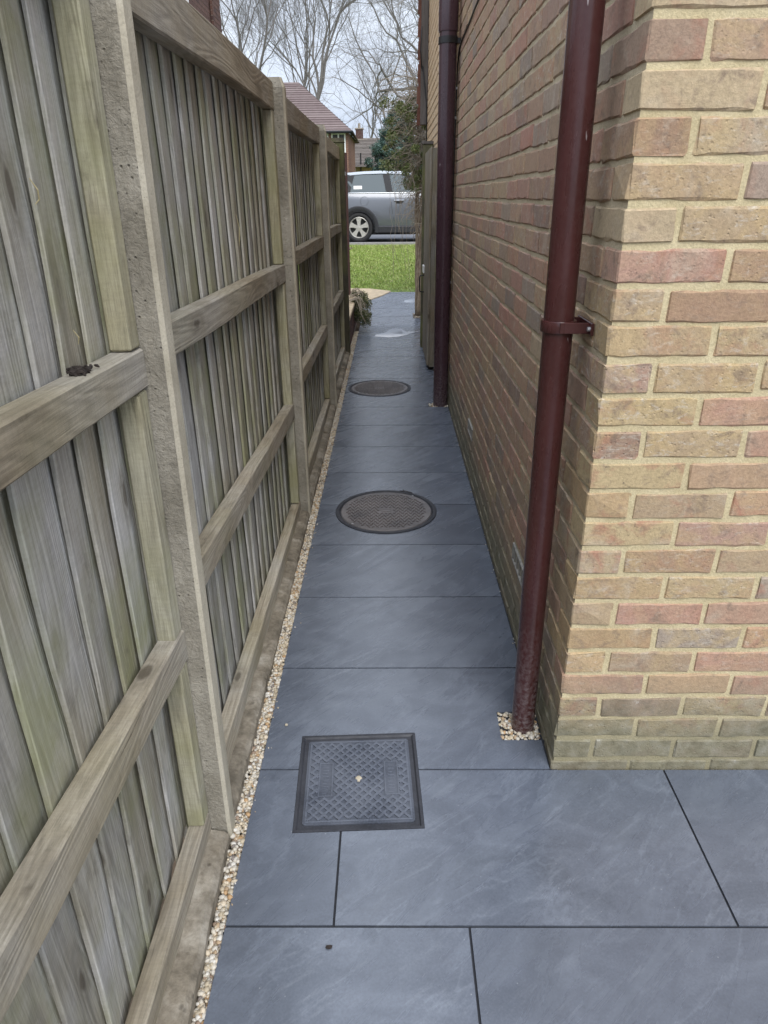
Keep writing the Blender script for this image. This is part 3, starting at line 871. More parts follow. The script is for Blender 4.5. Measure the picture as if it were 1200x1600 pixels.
# front part of the house: cream brick flank, tile-hung front seen edge-on
core = MB(); core.box(.4355, 5.8, 6.025, 8.58, -.05, 4.96); core.build('cream_wall', M['grey_mortar'], HOUSE)
cv, cf, nv = [], [], 0
for k in range(0, 66):
    z = Z0 + .075 * k + .0375; y = 6.03 + (.11 if k % 2 else 0)
    while y < 8.56:
        l = min(BL, 8.575 - y); me = random.choice(SIMPLE)
        if l > .03:
            mt = Matrix.Translation(Vector((.43 + BW / 2, y + l / 2, z)) - HOUSE.location) @ Euler((0, 0, PI / 2)).to_matrix().to_4x4() @ Matrix.Diagonal((l / BL, 1, 1, 1))
            cv += [(mt @ v.co)[:] for v in me.vertices]; cf += [[nv + q for q in p.vertices] for p in me.polygons]; nv += len(me.vertices)
        y += BL + J
me = bpy.data.meshes.new('cream_brickwork'); me.from_pydata(cv, [], cf); me.update(); me.materials.append(M['cream'])
put(link('cream_brickwork', me, HOUSE), kind='stuff')
mb = MB(); mb.bbox(.352, .428, 8.585, 8.64, 2.2, 5.0, .004); mb.build('corner_board', M['grey_board'], HOUSE)
hung = bpy.data.meshes.new('hanging_tile'); tb = MB()
tb.box(.322, .50, 8.645, 8.66, 0, .165, None)
hv = [Vector(v) for v in tb.v]
for v in hv:
    if v.z < .01: v.y += .03; v.x -= .004
hung.from_pydata([(v - HOUSE.location)[:] for v in hv], [], tb.f); hung.update(); hung.materials.append(M['clay'])
for k in range(27):
    o = link('hanging_tile', hung, HOUSE, ((.013 if k % 2 else -.004) + random.uniform(-.005, .005), random.uniform(-.003, .003), 2.2 + k * .103)); o.rotation_euler = (0, 0, 0)
mb = MB(); mb.tube([(.37, 8.58, 2.75), (.40, 8.57, 2.55), (.42, 8.57, 2.35), (.425, 8.55, 1.9)], .006, 6); mb.build('cable', M['black'], HOUSE, True)
mb = MB(); mb.tube([(.355, 8.56, 3.1), (.345, 8.565, 2.9), (.36, 8.565, 2.72)], .006, 6); mb.build('cable', M['black'], HOUSE, True)

# ------------------------------------------------------------------ pipes
dp = empty('downpipe', (.405, 1.585, 0)); put(dp, 'slim chestnut-brown plastic downpipe near the wall corner, foot in gravel', 'pipe')
P0, P1 = Vector((.4035, 1.585, -.01)), Vector((.378, 1.585, 2.3))
mb = MB(); mb.tube([P0, P0.lerp(P1, .3), P0.lerp(P1, .6), P1], .0345, 32); mb.build('pipe', M['pvc'], dp, 'auto')
zc = 1.205; pc = P0.lerp(P1, (zc + .01) / 2.31)
mb = MB(); arc = [pc + Vector((.0375 * math.cos(a), .0375 * math.sin(a), 0)) for a in np.linspace(0, 2 * PI, 33)[:-1]]
mb.lathe([(.0348, -.013), (.0395, -.013), (.0405, -.011), (.0405, .011), (.0395, .013), (.0348, .013)], 32, Matrix.Translation(pc)); clip_ = mb.build('bracket', M['pvc'], dp, 'auto')
mb = MB(); mb.bbox(pc.x - .006, HX + .0, pc.y - .0435, pc.y - .0385, zc - .012, zc + .012, .001); mb.bbox(pc.x + .02, HX, pc.y + .038, pc.y + .043, zc - .012, zc + .012, .001)
mb.bbox(HX - .006, HX + .001, pc.y - .062, pc.y + .062, zc - .014, zc + .014, .0015); mb.build('bracket_arm', M['pvc'], clip_, origin=dp.location)
mb = MB(); mb.tube([(HX - .012, pc.y - .052, zc), (HX - .005, pc.y - .052, zc)], .005, 8); mb.build('screw', M['metal'], clip_, origin=dp.location)

sp = empty('soil_pipe', (.387, 5.09, 0)); put(sp, 'thick dark brown soil pipe standing beside the open side gate', 'pipe')
Q0, Q1 = Vector((.392, 5.09, -.01)), Vector((.372, 5.09, 3.4))
mb = MB(); mb.tube([Q0, Q0.lerp(Q1, .5), Q1], .0555, 36); mb.build('pipe', M['soil'], sp, 'auto')
qc = Q0.lerp(Q1, 2.52 / 3.41); mb = MB(); mb.lathe([(.0558, -.10), (.0605, -.10), (.0615, -.094), (.0615, .09), (.0585, .10), (.0558, .10)], 36, Matrix.Translation(qc)); mb.build('collar', M['soil'], sp, 'auto')
qc = Q0.lerp(Q1, 2.375 / 3.41); mb = MB(); mb.lathe([(.056, -.018), (.061, -.018), (.061, .018), (.056, .018)], 36, Matrix.Translation(qc)); mb.box(qc.x + .04, HX, qc.y - .015, qc.y + .015, qc.z - .014, qc.z + .014); mb.build('pipe_clip', M['black'], sp, 'auto')

# ------------------------------------------------------------------ side gate, open against the wall
GT = empty('side_gate', (.36, 6.25, 0)); put(GT, 'brown timber side gate folded open behind the thick dark pipe', 'gate')
ang = Matrix.Translation((.352, 6.24, 0)) @ Matrix.Rotation(.0, 4, 'Z')
mb = MB(); mb.bbox(.012, .068, 0, .09, .03, 1.84, .004, ang); mb.build('stile', M['gate'], GT)
mb = MB(); mb.bbox(.012, .068, .86, .95, .03, 1.84, .004, ang); mb.build('stile', M['gate'], GT)
for z in (.2, .95, 1.68):
    mb = MB(); mb.bbox(.016, .06, .092, .858, z, z + .09, .003, ang); mb.build('rail', M['gate'], GT)
for k in range(9):
    mb = MB(); mb.bbox(-.006, .010, .002 + k * .1055, .104 + k * .1055, .03 if k else .045, 1.845, .003, ang, .0004); mb.build('gate_board', M['gate_board'], GT)
mb = MB(); gl = .335; mb.bbox(gl - .004, gl + .014, 6.98, 7.12, .79, .86, .004); mb.build('latch_plate', M['white'], GT)
mb = MB(); mb.tube([(gl + .01, 7.0, .77), (gl - .03, 7.0, .765), (gl - .036, 7.0, .75), (gl - .036, 7.0, .63), (gl - .03, 7.0, .615), (gl + .01, 7.0, .61)], .006, 8); mb.build('handle', M['black'], GT, True)
for z in (1.5, .4):
    mb = MB(); mb.bbox(.419, .428, 6.20, 6.33, z - .07, z + .07, .003); mb.build('hinge', M['black'], GT)
gp = empty('gate_post', (.41, 7.3, 0)); put(gp, 'weathered square timber post holding the gate, close to the house wall', 'gate post')
mb = MB(); mb.bbox(.33, .428, 7.3, 7.4, 0, 1.93, .005); mb.build('shaft', M['darkpost'], gp)
mb = MB(); mb.prism([(.32, 7.29), (.44 - .012, 7.29), (.44 - .012, 7.41), (.32, 7.41)], 1.932, 1.955); mb.build('cap', M['grey_board'], gp)
bp = MB(); bp.bbox(-.545, -.495, 8.9, 8.95, 0, 1.95, .004); put(bp.build('brown_post', M['brown_paint']), 'thin red-brown painted post just beyond the dark timber fence post', 'post')

# ------------------------------------------------------------------ drain covers
sq = empty('square_drain_cover', (SQ_C.x, SQ_C.y, 0)); put(sq, 'square dark drain cover with raised lattice set in the near paving', 'drain cover')
T = Matrix.Translation((SQ_C.x, SQ_C.y, 0)) @ Matrix.Rotation(SQ_A, 4, 'Z')
h = SQ_H - .001
mb = MB()
for r in range(4):
    m_ = T @ Matrix.Rotation(r * PI / 2, 4, 'Z')
    mb.add([m_ @ Vector(q) for q in ((-h, -h, .0012), (h, -h, .0012), (h - .007, -h + .007, .0012), (-h + .007, -h + .007, .0012), (h - .011, -h + .011, -.0035), (-h + .011, -h + .011, -.0035), (h - .03, -h + .03, -.0042), (-h + .03, -h + .03, -.0042), (-h, -h, -.004), (h, -h, -.004))], [(0, 1, 2, 3), (3, 2, 4, 5), (5, 4, 6, 7), (8, 9, 1, 0)])
mb.build('frame', M['iron_dark'], sq)
L = h - .022
mb = MB(); mb.prism([(-L, -L + .006), (-L + .006, -L), (L - .006, -L), (L, -L + .006), (L, L - .006), (L - .006, L), (-L + .006, L), (-L, L - .006)], -.004, -.0008, T); lid = mb.build('lid', M['iron'], sq)
mb = MB(); st = .0265; R_ = L - .012
def inplate(x, y): return (abs(abs(x) - .092) < .021 and abs(y) < .062)
for s in (1, -1):
    for k in range(-9, 10):
        c = k * st * 1.0
        # bar x*s - y = c*sqrt2-ish, clipped to the lid square, broken by the plates
        n_ = 60; run = []
        for q in range(n_ + 1):
            u = -R_ + 2 * R_ * q / n_; y = s * (u) - c
            ok = abs(y) <= R_ and not inplate(u, y)
            if ok: run.append((u, y))
            if (not ok or q == n_) and run:
                if len(run) > 1:
                    (ax, ay), (bx, by) = run[0], run[-1]; d = Vector((bx - ax, by - ay)).normalized(); pn = Vector((-d.y, d.x)) * .0034
                    mb.prism([(ax + pn.x, ay + pn.y), (ax - pn.x, ay - pn.y), (bx - pn.x, by - pn.y), (bx + pn.x, by + pn.y)], -.0009, .0028 + (.0002 if s > 0 else 0), T)
                run = []
mb.build('lattice', M['iron_skylit'], lid, origin=sq.location)
mb = MB()
for (x0, x1, y0, y1) in ((-R_ - .006, R_ + .006, -R_ - .006, -R_ - .001), (-R_ - .006, R_ + .006, R_ + .001, R_ + .006), (-R_ - .006, -R_ - .001, -R_, R_), (R_ + .001, R_ + .006, -R_, R_)): mb.box(x0, x1, y0, y1, -.0009, .0018, T)
mb.build('rim', M['iron_skylit'], lid, origin=sq.location)
for sx in (-1, 1):
    mb = MB(); X = sx * .092
    for q in range(9): mb.box(X - .009, X + (.008 if q % 3 else .003), -.05 + q * .0117, -.05 + q * .0117 + .003, -.0009, .0005, T)
    mb.box(X - .020, X - .0165, -.06, .06, -.0009, .002, T); mb.box(X + .0165, X + .020, -.06, .06, -.0009, .002, T); mb.box(X - .0165, X + .0165, .057, .06, -.0009, .002, T); mb.box(X - .0165, X + .0165, -.06, -.057, -.0009, .002, T)
    pl = mb.build('name_plate', M['iron_skylit'], lid, origin=sq.location)
mb = MB(); mb.lathe([(.0, .0032), (.007, .0032), (.0092, .0024), (.0098, -.001)], 20, T); mb.build('plug', M['plug'], sq, True)


def round_cover(c, r, label, nm):
    e = empty('round_drain_cover', (c[0], c[1], 0)); put(e, label, 'drain cover', 'round drain covers')
    T = Matrix.Translation((c[0], c[1], 0)); r -= .001
    mb = MB(); mb.lathe([(r, -.004), (r, .004), (r - .006, .0055), (r - .017, .0045), (r - .021, -.001), (r - .026, -.003)], 72, T); mb.build('frame', M['iron_dark'], e, 'auto')
    mb = MB(); mb.lathe([(r - .026, -.003), (r - .029, .0032), (r - .036, .0042), (r - .041, .002), (.0, .0022)], 72, T); lid = mb.build('lid', M['iron_dust'], e, 'auto')
    mb = MB(); rr = r - .046; sp_ = .021; n_ = int(rr / sp_) + 1
    for i in range(-n_, n_ + 1):
        for j in range(-n_, n_ + 1):
            x = i * sp_ + (.5 * sp_ if j % 2 else 0); y = j * sp_ * .9
            if math.hypot(x, y) > rr - .008 or (abs(x) < .035 and abs(y) < .022): continue
            m_ = T @ Matrix.Translation((x, y, 0)) @ Matrix.Rotation((PI / 4) * (1 if (i + j) % 2 else -1), 4, 'Z')
            mb.add([m_ @ Vector(q) for q in ((-.0085, -.0035, .002), (.0085, -.0035, .002), (.0085, .0035, .002), (-.0085, .0035, .002), (-.0065, -.0018, .0046), (.0065, -.0018, .0046), (.0065, .0018, .0046), (-.0065, .0018, .0046))],
                   [(4, 5, 6, 7), (0, 1, 5, 4), (1, 2, 6, 5), (2, 3, 7, 6), (3, 0, 4, 7)])
    put(mb.build('tread', M['iron_lowdust'], lid, origin=e.location), kind='stuff')
    mb = MB(); mb.lathe([(.030, .002), (.030, .0042), (.027, .0042), (.027, .002)], 28, T @ Matrix.Diagonal((1, .55, 1, 1))); mb.build('emblem', M['iron_dust'], lid, origin=e.location)
    for a in (.9, 3.9):
        mb = MB(); m_ = T @ Matrix.Rotation(a, 4, 'Z'); mb.lathe([(.006, .0045), (.005, .0055), (0, .0058)], 10, m_ @ Matrix.Translation((r - .03, 0, 0))); mb.build('bolt', M['metal'], e)
    return e


round_cover(R1[0], R1[1], 'nearer of the two round drain covers, dusty brown centre, level with the second concrete post', 1)
round_cover(R2[0], R2[1], 'farther round drain cover, close to the foot of the thick dark pipe', 2)

# puddle on the far paving
pp_ = [(-.17, 7.93), (.0, 7.86), (.12, 7.92), (.2, 8.02), (.27, 8.12), (.37, 8.22), (.33, 8.27), (.2, 8.24), (.16, 8.42), (.03, 8.45), (-.02, 8.3), (-.06, 8.16), (-.17, 8.05)]
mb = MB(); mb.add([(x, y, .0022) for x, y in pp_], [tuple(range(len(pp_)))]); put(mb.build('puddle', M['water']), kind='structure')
pp_ = [(.2, 9.9), (.33, 9.87), (.44, 9.95), (.36, 10.08), (.22, 10.04)]
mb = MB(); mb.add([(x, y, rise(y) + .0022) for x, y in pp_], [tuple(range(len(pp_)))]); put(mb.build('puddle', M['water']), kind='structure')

# beige slab at the far end of the paving
mb = MB(); pl_ = [(-.60, 9.95), (-.30, 10.05), (-.1, 10.35), (.02, 10.62), (-.3, 10.8), (-.9, 10.85), (-1.1, 10.4)]
mb.add([(x, y, rise(y) + .012) for x, y in pl_] + [(x, y, rise(y) - .07) for x, y in pl_], [tuple(range(7))] + [(i, 7 + i, 7 + (i + 1) % 7, (i + 1) % 7) for i in range(7)])
put(mb.build('stone_slab', M['stone']), 'beige flat stone slab at the far left end of the grey paving', 'stone slab')

# ------------------------------------------------------------------ low planter wall and cascading shrub
PWALL = empty('planter_wall', (-.46, 7.3, 0)); put(PWALL, 'low brick planter wall beyond the fence end, under the trailing shrub', 'wall')
mb = MB(); mb.box(-.548, -.436, 7.15, 9.6, -.05, .28); mb.build('mortar_core', M['grey_mortar'], PWALL)
bm_ = [m_.copy() for m_ in STR[:3]]
for m_ in bm_: m_.materials.clear(); m_.materials.append(M['red_brick'])
for k in range(4):
    y = 7.15 + (.1125 if k % 2 else 0)
    while y < 9.4:
        o = link('brick', random.choice(bm_), PWALL, Vector((-.434 - BW / 2 + .005, y + BL / 2, .0375 + k * .075)) - PWALL.location); o.rotation_euler = (0, 0, PI / 2); y += BL + J
for k in range(5):
    mb = MB(); mb.bbox(-.565, -.415, 7.15 + k * .49, 7.15 + k * .49 + .482, .305, .345, .004); mb.build('coping_stone', M['stone'], PWALL)


def leaf_cloud(n, centers, radii, size, droop=0):
    """n small leaf faces in ellipsoid clumps -> verts, faces (two triangles per leaf as a quad)"""
    centers = np.asarray(centers); radii = np.asarray(radii); k = RNG.integers(0, len(centers), n)
    d = RNG.normal(0, 1, (n, 3)); d /= np.linalg.norm(d, axis=1)[:, None]; rr = RNG.uniform(0, 1, (n, 1)) ** .45
    p = centers[k] + d * rr * radii[k]
    a = RNG.normal(0, 1, (n, 3)); a /= np.linalg.norm(a, axis=1)[:, None]
    b = np.cross(a, RNG.normal(0, 1, (n, 3))); b /= np.linalg.norm(b, axis=1)[:, None]
    s = RNG.uniform(.6, 1.3, (n, 1)) * size
    V = np.stack([p - a * s, p - b * s * .45, p + a * s, p + b * s * .45], 1).reshape(-1, 3)
    return V, np.arange(4 * n).reshape(-1, 4)


CS = empty('cascading_shrub', (-.45, 8.6, .2)); put(CS, 'dull green trailing shrub spilling over the low planter wall', 'shrub')
cs, rs = [], []
for k in range(26):
    u = random.random(); cs.append((-.50 + random.uniform(0, .24) * (1 - .2 * u), 8.15 + random.uniform(0, 1.0), .36 - random.uniform(0, .27))); rs.append((random.uniform(.05, .1),) * 3)
V, F = leaf_cloud(5200, cs, rs, .014)
link('foliage', np_mesh('foliage', V - np.array(CS.location), F, M['mossleaf']), CS)
mb = MB()
for k in range(34):
    x, y = random.uniform(-.48, -.34), random.uniform(8.1, 9.2)
    p = Vector((-.5, y, .36)); pts = [p]; q = Vector((x, y, .40)); pts.append(q)
    for s in range(4): q = q + Vector((random.uniform(.0, .06), random.uniform(-.05, .05), -random.uniform(.03, .1))); pts.append(q)
    mb.tube(pts, [.004, .004, .003, .003, .002, .0015], 4)
mb.build('stem', M['twig'], CS)

# ------------------------------------------------------------------ climber over the gateway
CLB = empty('climbing_shrub', (.39, 9.15, .03)); put(CLB, 'bare twiggy climber with twisted stems and green top beside the house corner', 'shrub')
mb = MB()
for k in range(5):
    ph = k * 1.25; pts, rd = [], []
    for i in range(22):
        u = i / 21; z = .05 + u * 2.25; rad_ = .034 + .016 * math.sin(u * 9 + k)
        pts.append((.395 + rad_ * math.cos(ph + u * 7) - .03 * math.sin(u * PI) + .05 * max(0, u - .75) * 4 * math.cos(ph), 9.15 + rad_ * math.sin(ph + u * 7), z)); rd.append(.017 * (1 - .55 * u) * (.8 + .1 * k))
    mb.tube(pts, rd, 7)
mb.build('trunk', M['climbbark'], CLB, True)
mb = MB()
for k in range(560):
    z = 1.0 + 1.75 * random.random() ** .7; spread = .14 + .25 * min(1, max(0, (z - 1.1) / .9))
    p = Vector((.39 + random.gauss(0, .05), 9.15 + random.gauss(0, .12), z)); pts = [p]
    d = Vector((random.gauss(-.45, .8), random.gauss(0, .7), random.gauss(.15, .6))).normalized()
    for s in range(5):
        d = (d + Vector((random.gauss(0, .28), random.gauss(0, .28), random.gauss(-.10, .22)))).normalized(); p = p + d * spread * random.uniform(.16, .34); pts.append(p)
    mb.tube(pts, [.0045, .0038, .003, .0024, .0018, .0012], 3, False)
for k in range(16):                                           # long hanging strands
    p = Vector((random.uniform(.0, .33), 9.1 + random.gauss(0, .15), random.uniform(1.5, 2.0))); pts = [p]
    for s in range(6): p = p + Vector((random.gauss(.012, .03), random.gauss(0, .03), -random.uniform(.08, .2))); pts.append(p)
    mb.tube(pts, .0022, 3, False)
mb.build('twigs', M['twig'], CLB)
cs, rs = [], []
for k in range(60):
    z = random.uniform(1.55, 2.5); cs.append((.36 + random.uniform(-.42, .12) * (1.0 if z > 1.75 else .45), 9.15 + random.gauss(0, .2), z)); rs.append((random.uniform(.03, .10),) * 3)
V, F = leaf_cloud(9000, cs, rs, .015)
link('foliage', np_mesh('foliage', V - np.array(CLB.location), F, M['leaf']), CLB)
# thin bare stake in the lawn
mb = MB(); mb.tube([(.05, 11.4, .16), (.07, 11.38, .5), (.04, 11.36, .83)], .003, 4); put(mb.build('bare_sapling', M['twig']), 'single thin bare stem standing in the lawn', 'plant')

# ------------------------------------------------------------------ car
CAR = empty('parked_car', (-.66, 15.75, .6)); put(CAR, 'silver-grey three-door hatchback with pale roof parked along the road', 'car')
CL = 3.82; S0 = -.655 - .70                                    # world x of the rear bumper (rear axle .70 m ahead of it)
GZ = .566; YN = 15.7; HWID = .865; YC = YN + HWID


def car_section(s):
    """half width, bottom, belt height along the car (s from the rear)"""
    u = s / CL
    w = HWID * (1 - .16 * max(0, (.10 - u) / .10) ** 2 - .22 * max(0, (u - .82) / .18) ** 2)
    zb = .24 + .12 * max(0, (.06 - u) / .06) + .06 * max(0, (u - .95) / .05)
    if u < .02: zt = .82
    elif u < .72: zt = .985 - .0 * u
    else: zt = .985 - .21 * ((u - .72) / .28) ** 1.5 * 1.3
    return w, zb, zt


mb = MB(); SS = [0, .04, .12, .25, .5, .75, 1.0, 1.3, 1.7, 2.1, 2.5, 2.75, 2.95, 3.2, 3.45, 3.65, 3.77, 3.82]; np_ = 0
for s in SS:
    w, zb, zt = car_section(s)
    half = [(.80, 0), (.95, .04), (.992, .20), (1.0, .42), (.992, .58), (.975, .80), (.945, .93), (.915, 1.0)]
    ring = [(YC - w * a, zb + (zt - zb) * t) for a, t in half]
    full = ring + [(2 * YC - y, z) for y, z in reversed(ring)]
    np_ = len(full)
    mb.v += [(S0 + s, y, GZ + z) for y, z in full]
for i in range(len(SS) - 1):
    for k in range(np_):
        a, b = i * np_ + k, i * np_ + (k + 1) % np_; mb.f.append((b, a, a + np_, b + np_))
mb.f.append(tuple(range(np_))); mb.f.append(tuple((len(SS) - 1) * np_ + k for k in reversed(range(np_))))
body = mb.build('body', M['carbody'], CAR)
WR, WX = .308, (.70, 3.195)
cutter = MB()
for wx in WX:
    for side in (0, 1):
        m_ = Matrix.Translation((S0 + wx, YN + (-.05 if side == 0 else 2 * HWID - .25), GZ + WR)) @ Matrix.Rotation(-PI / 2, 4, 'X')
        cutter.prism([(.355 * math.cos(a), .355 * math.sin(a)) for a in np.linspace(0, 2 * PI, 41)[:-1]], 0, .30, m_)
co = cutter.build('cutter', None, CAR)
bo = body.modifiers.new('cut', 'BOOLEAN'); bo.operation = 'DIFFERENCE'; bo.object = co; bo.solver = 'EXACT'
bpy.context.view_layer.update()
dg = bpy.context.evaluated_depsgraph_get(); nm = bpy.data.meshes.new_from_object(body.evaluated_get(dg))
body.modifiers.clear(); body.data = nm; bpy.data.objects.remove(co)
nm.polygons.foreach_set('use_smooth', [True] * len(nm.polygons)); nm.set_sharp_from_angle(angle=math.radians(32))
if not nm.materials: nm.materials.append(M['carbody'])

# glasshouse
GS = [(.10, .985, .02), (.22, 1.20, .10), (.36, 1.345, .20), (.70, 1.372, .24), (1.2, 1.385, .25), (1.7, 1.375, .24), (2.05, 1.335, .22), (2.35, 1.18, .12), (2.72, .985, .02)]
mb = MB()
for s, zt, ins in GS:
    w = car_section(s)[0] * .915
    mb.v += [(S0 + s, YC - w, GZ + .975), (S0 + s, YC - w + ins * .85, GZ + zt - .012), (S0 + s, YC + w - ins * .85, GZ + zt - .012), (S0 + s, YC + w, GZ + .975)]
for i in range(len(GS) - 1):
    for k in range(3):
        a, b = i * 4 + k, i * 4 + k + 1; mb.f.append((b, a, a + 4, b + 4))
mb.build('glasshouse', M['carglass'], CAR, 'auto')
mb = MB(); RS = [(.16, 1.16, .09), (.30, 1.34, .185), (.42, 1.383, .21), (.8, 1.41, .23), (1.2, 1.42, .235), (1.65, 1.408, .23), (2.0, 1.365, .20), (2.1, 1.33, .19)]
for s, zt, ins in RS:
    w = car_section(s)[0] * .915
    mb.v += [(S0 + s, YC - w + ins * .80, GZ + zt - .062), (S0 + s, YC - w + ins * .92, GZ + zt - .028), (S0 + s, YC - w + ins * 1.35, GZ + zt - .004), (S0 + s, YC, GZ + zt + .008), (S0 + s, YC + w - ins * 1.35, GZ + zt - .004), (S0 + s, YC + w - ins * .92, GZ + zt - .028), (S0 + s, YC + w - ins * .80, GZ + zt - .062)]
for i in range(len(RS) - 1):
    for k in range(6):
        a, b = i * 7 + k, i * 7 + k + 1; mb.f.append((b, a, a + 7, b + 7))
mb.build('roof', M['carroof'], CAR, True)


def on_side(s, z):
    """point on the near glass side at station s, height z (above the road)"""
    for (a, za, ia), (b, zb, ib) in zip(GS[:-1], GS[1:]):
        if a <= s <= b:
            t = (s - a) / (b - a); zt = za + (zb - za) * t; ins = ia + (ib - ia) * t; break
    else: zt, ins = 1.38, .24
    w = car_section(s)[0] * .915; f = (z - .975) / max(.02, zt - .012 - .975)
    return Vector((S0 + s, YC - w + ins * .85 * f, GZ + z))


def strip_(pts, wd, proud=.006):
    mb = MB()
    for (s0, z0, s1, z1) in pts: pass
    return mb


def side_panel(name, quad, mat, proud=.004, nn=6):
    """a thin panel lying on the near glass side; quad = (s,z) bottom-left, bottom-right, top-right, top-left"""
    mb = MB(); (a, b, c, d) = [Vector(q) for q in quad]
    for i in range(nn + 1):
        for j in range(nn + 1):
            q = a.lerp(b, i / nn).lerp(d.lerp(c, i / nn), j / nn); p = on_side(q.x, q.y); mb.v.append((p.x, p.y - proud, p.z))
    for i in range(nn):
        for j in range(nn):
            k = i * (nn + 1) + j; mb.f.append((k, k + nn + 1, k + nn + 2, k + 1))
    return mb.build(name, mat, CAR, True)


side_panel('pillar', ((1.30, .977), (1.44, .977), (1.36, 1.36), (1.22, 1.36)), M['rubber'], .009)
side_panel('pillar', ((.16, .977), (.52, .977), (.62, 1.34), (.34, 1.33)), M['rubber'])
side_panel('side_window', ((.55, .99), (1.27, .99), (1.19, 1.325), (.645, 1.325)), M['carglass'], .007)
side_panel('door_window', ((1.455, .99), (2.45, .99), (2.06, 1.29), (1.375, 1.325)), M['carglass'], .007)
side_panel('sticker', ((.60, 1.06), (.78, 1.06), (.78, 1.125), (.60, 1.125)), M['white'], .010, 2)
mb = MB(); mb.tube([(S0 + s, YC - car_section(s)[0] * .918 - .004, GZ + .984) for s in (.14, .4, .9, 1.4, 2.0, 2.6, 2.75)], .0095, 6); mb.build('chrome_strip', M['chrome'], CAR, True)


def body_y(s, z):
    w, zb, zt = car_section(s); t = (z - zb) / (zt - zb)
    half = [(.80, 0), (.95, .04), (.992, .20), (1.0, .42), (.992, .58), (.975, .80), (.945, .93), (.915, 1.0)]
    for (a, ta), (b, tb_) in zip(half[:-1], half[1:]):
        if ta <= t <= tb_: return YC - w * (a + (b - a) * (t - ta) / (tb_ - ta))
    return YC - w * .95


mb = MB(); mb.tube([(S0 + s, body_y(s, z) + .002, GZ + z) for s, z in ((1.40, .975), (1.405, .8), (1.425, .6), (1.46, .45), (1.48, .33))], .005, 5); door = mb.build('door_seam', M['black'], CAR, True)
mb = MB(); mb.tube([(S0 + s, body_y(s, z) + .002, GZ + z) for s, z in ((1.49, .32), (1.9, .315), (2.55, .32), (2.66, .42), (2.70, .7), (2.70, .95))], .004, 5); mb.build('door_seam', M['black'], CAR, True)
hp = S0 + 1.57; hy = body_y(1.57, .83)
mb = MB(); mb.bbox(hp - .105, hp + .105, hy - .028, hy + .008, .822 + GZ, .848 + GZ, .006); mb.build('door_handle', M['chrome'], CAR, 'auto')
mb = MB(); mb.lathe([(.0, .005), (.07, .005), (.085, .0)], 24, Matrix.Translation((hp, hy, GZ + .80)) @ Matrix.Rotation(PI / 2, 4, 'X') @ Matrix.Diagonal((1, .55, 1, 1))); mb.build('handle_recess', M['cladding'], CAR, True)
fy = body_y(.82, .86); mb = MB()
mb.tube([(S0 + .83 + .085 * math.cos(a), body_y(.83, .83 + .085 * math.sin(a)) - .0005, GZ + .83 + .085 * math.sin(a)) for a in np.linspace(0, 2 * PI, 25)], .0045, 5, False); mb.build('fuel_flap', M['carbody'], CAR, True)
for wx in WX:                                                  # arches, wheels
    for side in (-1, 1):
        yside = YN if side < 0 else YN + 2 * HWID
        mb = MB(); n_ = 28; angs = np.linspace(-.26, PI + .26, n_ + 1)
        for a in angs:
            for r_, o_ in ((.352, .03), (.352, -.022), (.362, -.026), (.415, -.02), (.43, -.004), (.43, .03)):
                mb.v.append((S0 + wx + r_ * math.cos(a), yside - side * o_ * -1 * -1 if False else yside + side * (-o_), GZ + WR + r_ * math.sin(a)))
        for i in range(n_):
            for k in range(5):
                p = i * 6 + k; mb.f.append((p, p + 1, p + 7, p + 6))
        mb.build('wheel_arch', M['cladding'], CAR, 'auto')
        wy = yside - side * .095
        wm = Matrix.Translation((S0 + wx, wy, GZ + WR)) @ Matrix.Rotation(PI / 2 * (1 if side < 0 else -1), 4, 'X')
        mb = MB(); mb.lathe([(.205, .045), (.215, .072), (.25, .088), (.288, .078), (.306, .05), (.308, 0), (.306, -.05), (.285, -.085), (.2, -.085)], 40, wm); wh = mb.build('wheel', M['rubber'], CAR, 'auto')
        mb = MB(); mb.lathe([(.212, .068), (.205, .072), (.196, .062), (.19, -.03), (0, -.03)], 40, wm); mb.build('rim', M['alu'], wh, 'auto', origin=CAR.location)
        mb = MB(); mb.lathe([(.186, -.02), (0, -.018)], 32, wm); mb.build('brake_disc', M['cladding'], wh, origin=CAR.location)
        for q in range(5):
            m_ = wm @ Matrix.Rotation(q * 2 * PI / 5 + PI / 2, 4, 'Z')
            mb = MB(); mb.prism([(.03, -.034), (.11, -.036), (.196, -.062), (.196, .062), (.11, .036), (.03, .034)], .03, .062, m_); mb.build('spoke', M['alu'], wh, origin=CAR.location)
        mb = MB(); mb.lathe([(.05, .03), (.048, .066), (.0, .070)], 20, wm); mb.build('hub', M['alu'], wh, 'auto', origin=CAR.location)
mb = MB()
mb.bbox(S0 + 1.09, S0 + 2.80, YN - .012, YN + .12, GZ + .20, GZ + .335, .012); mb.build('sill', M['cladding'], CAR)
mb = MB(); mb.bbox(S0 + 1.09, S0 + 2.80, YN + 2 * HWID - .12, YN + 2 * HWID + .012, GZ + .20, GZ + .335, .012); mb.build('sill', M['cladding'], CAR)
mb = MB(); mb.bbox(S0 - .03, S0 + .22, YN + .14, YN + 2 * HWID - .14, GZ + .26, GZ + .52, .03); mb.build('rear_bumper', M['cladding'], CAR)
mb = MB(); mb.bbox(S0 + 3.62, S0 + 3.85, YN + .22, YN + 2 * HWID - .22, GZ + .24, GZ + .48, .03); mb.build('front_bumper', M['cladding'], CAR)
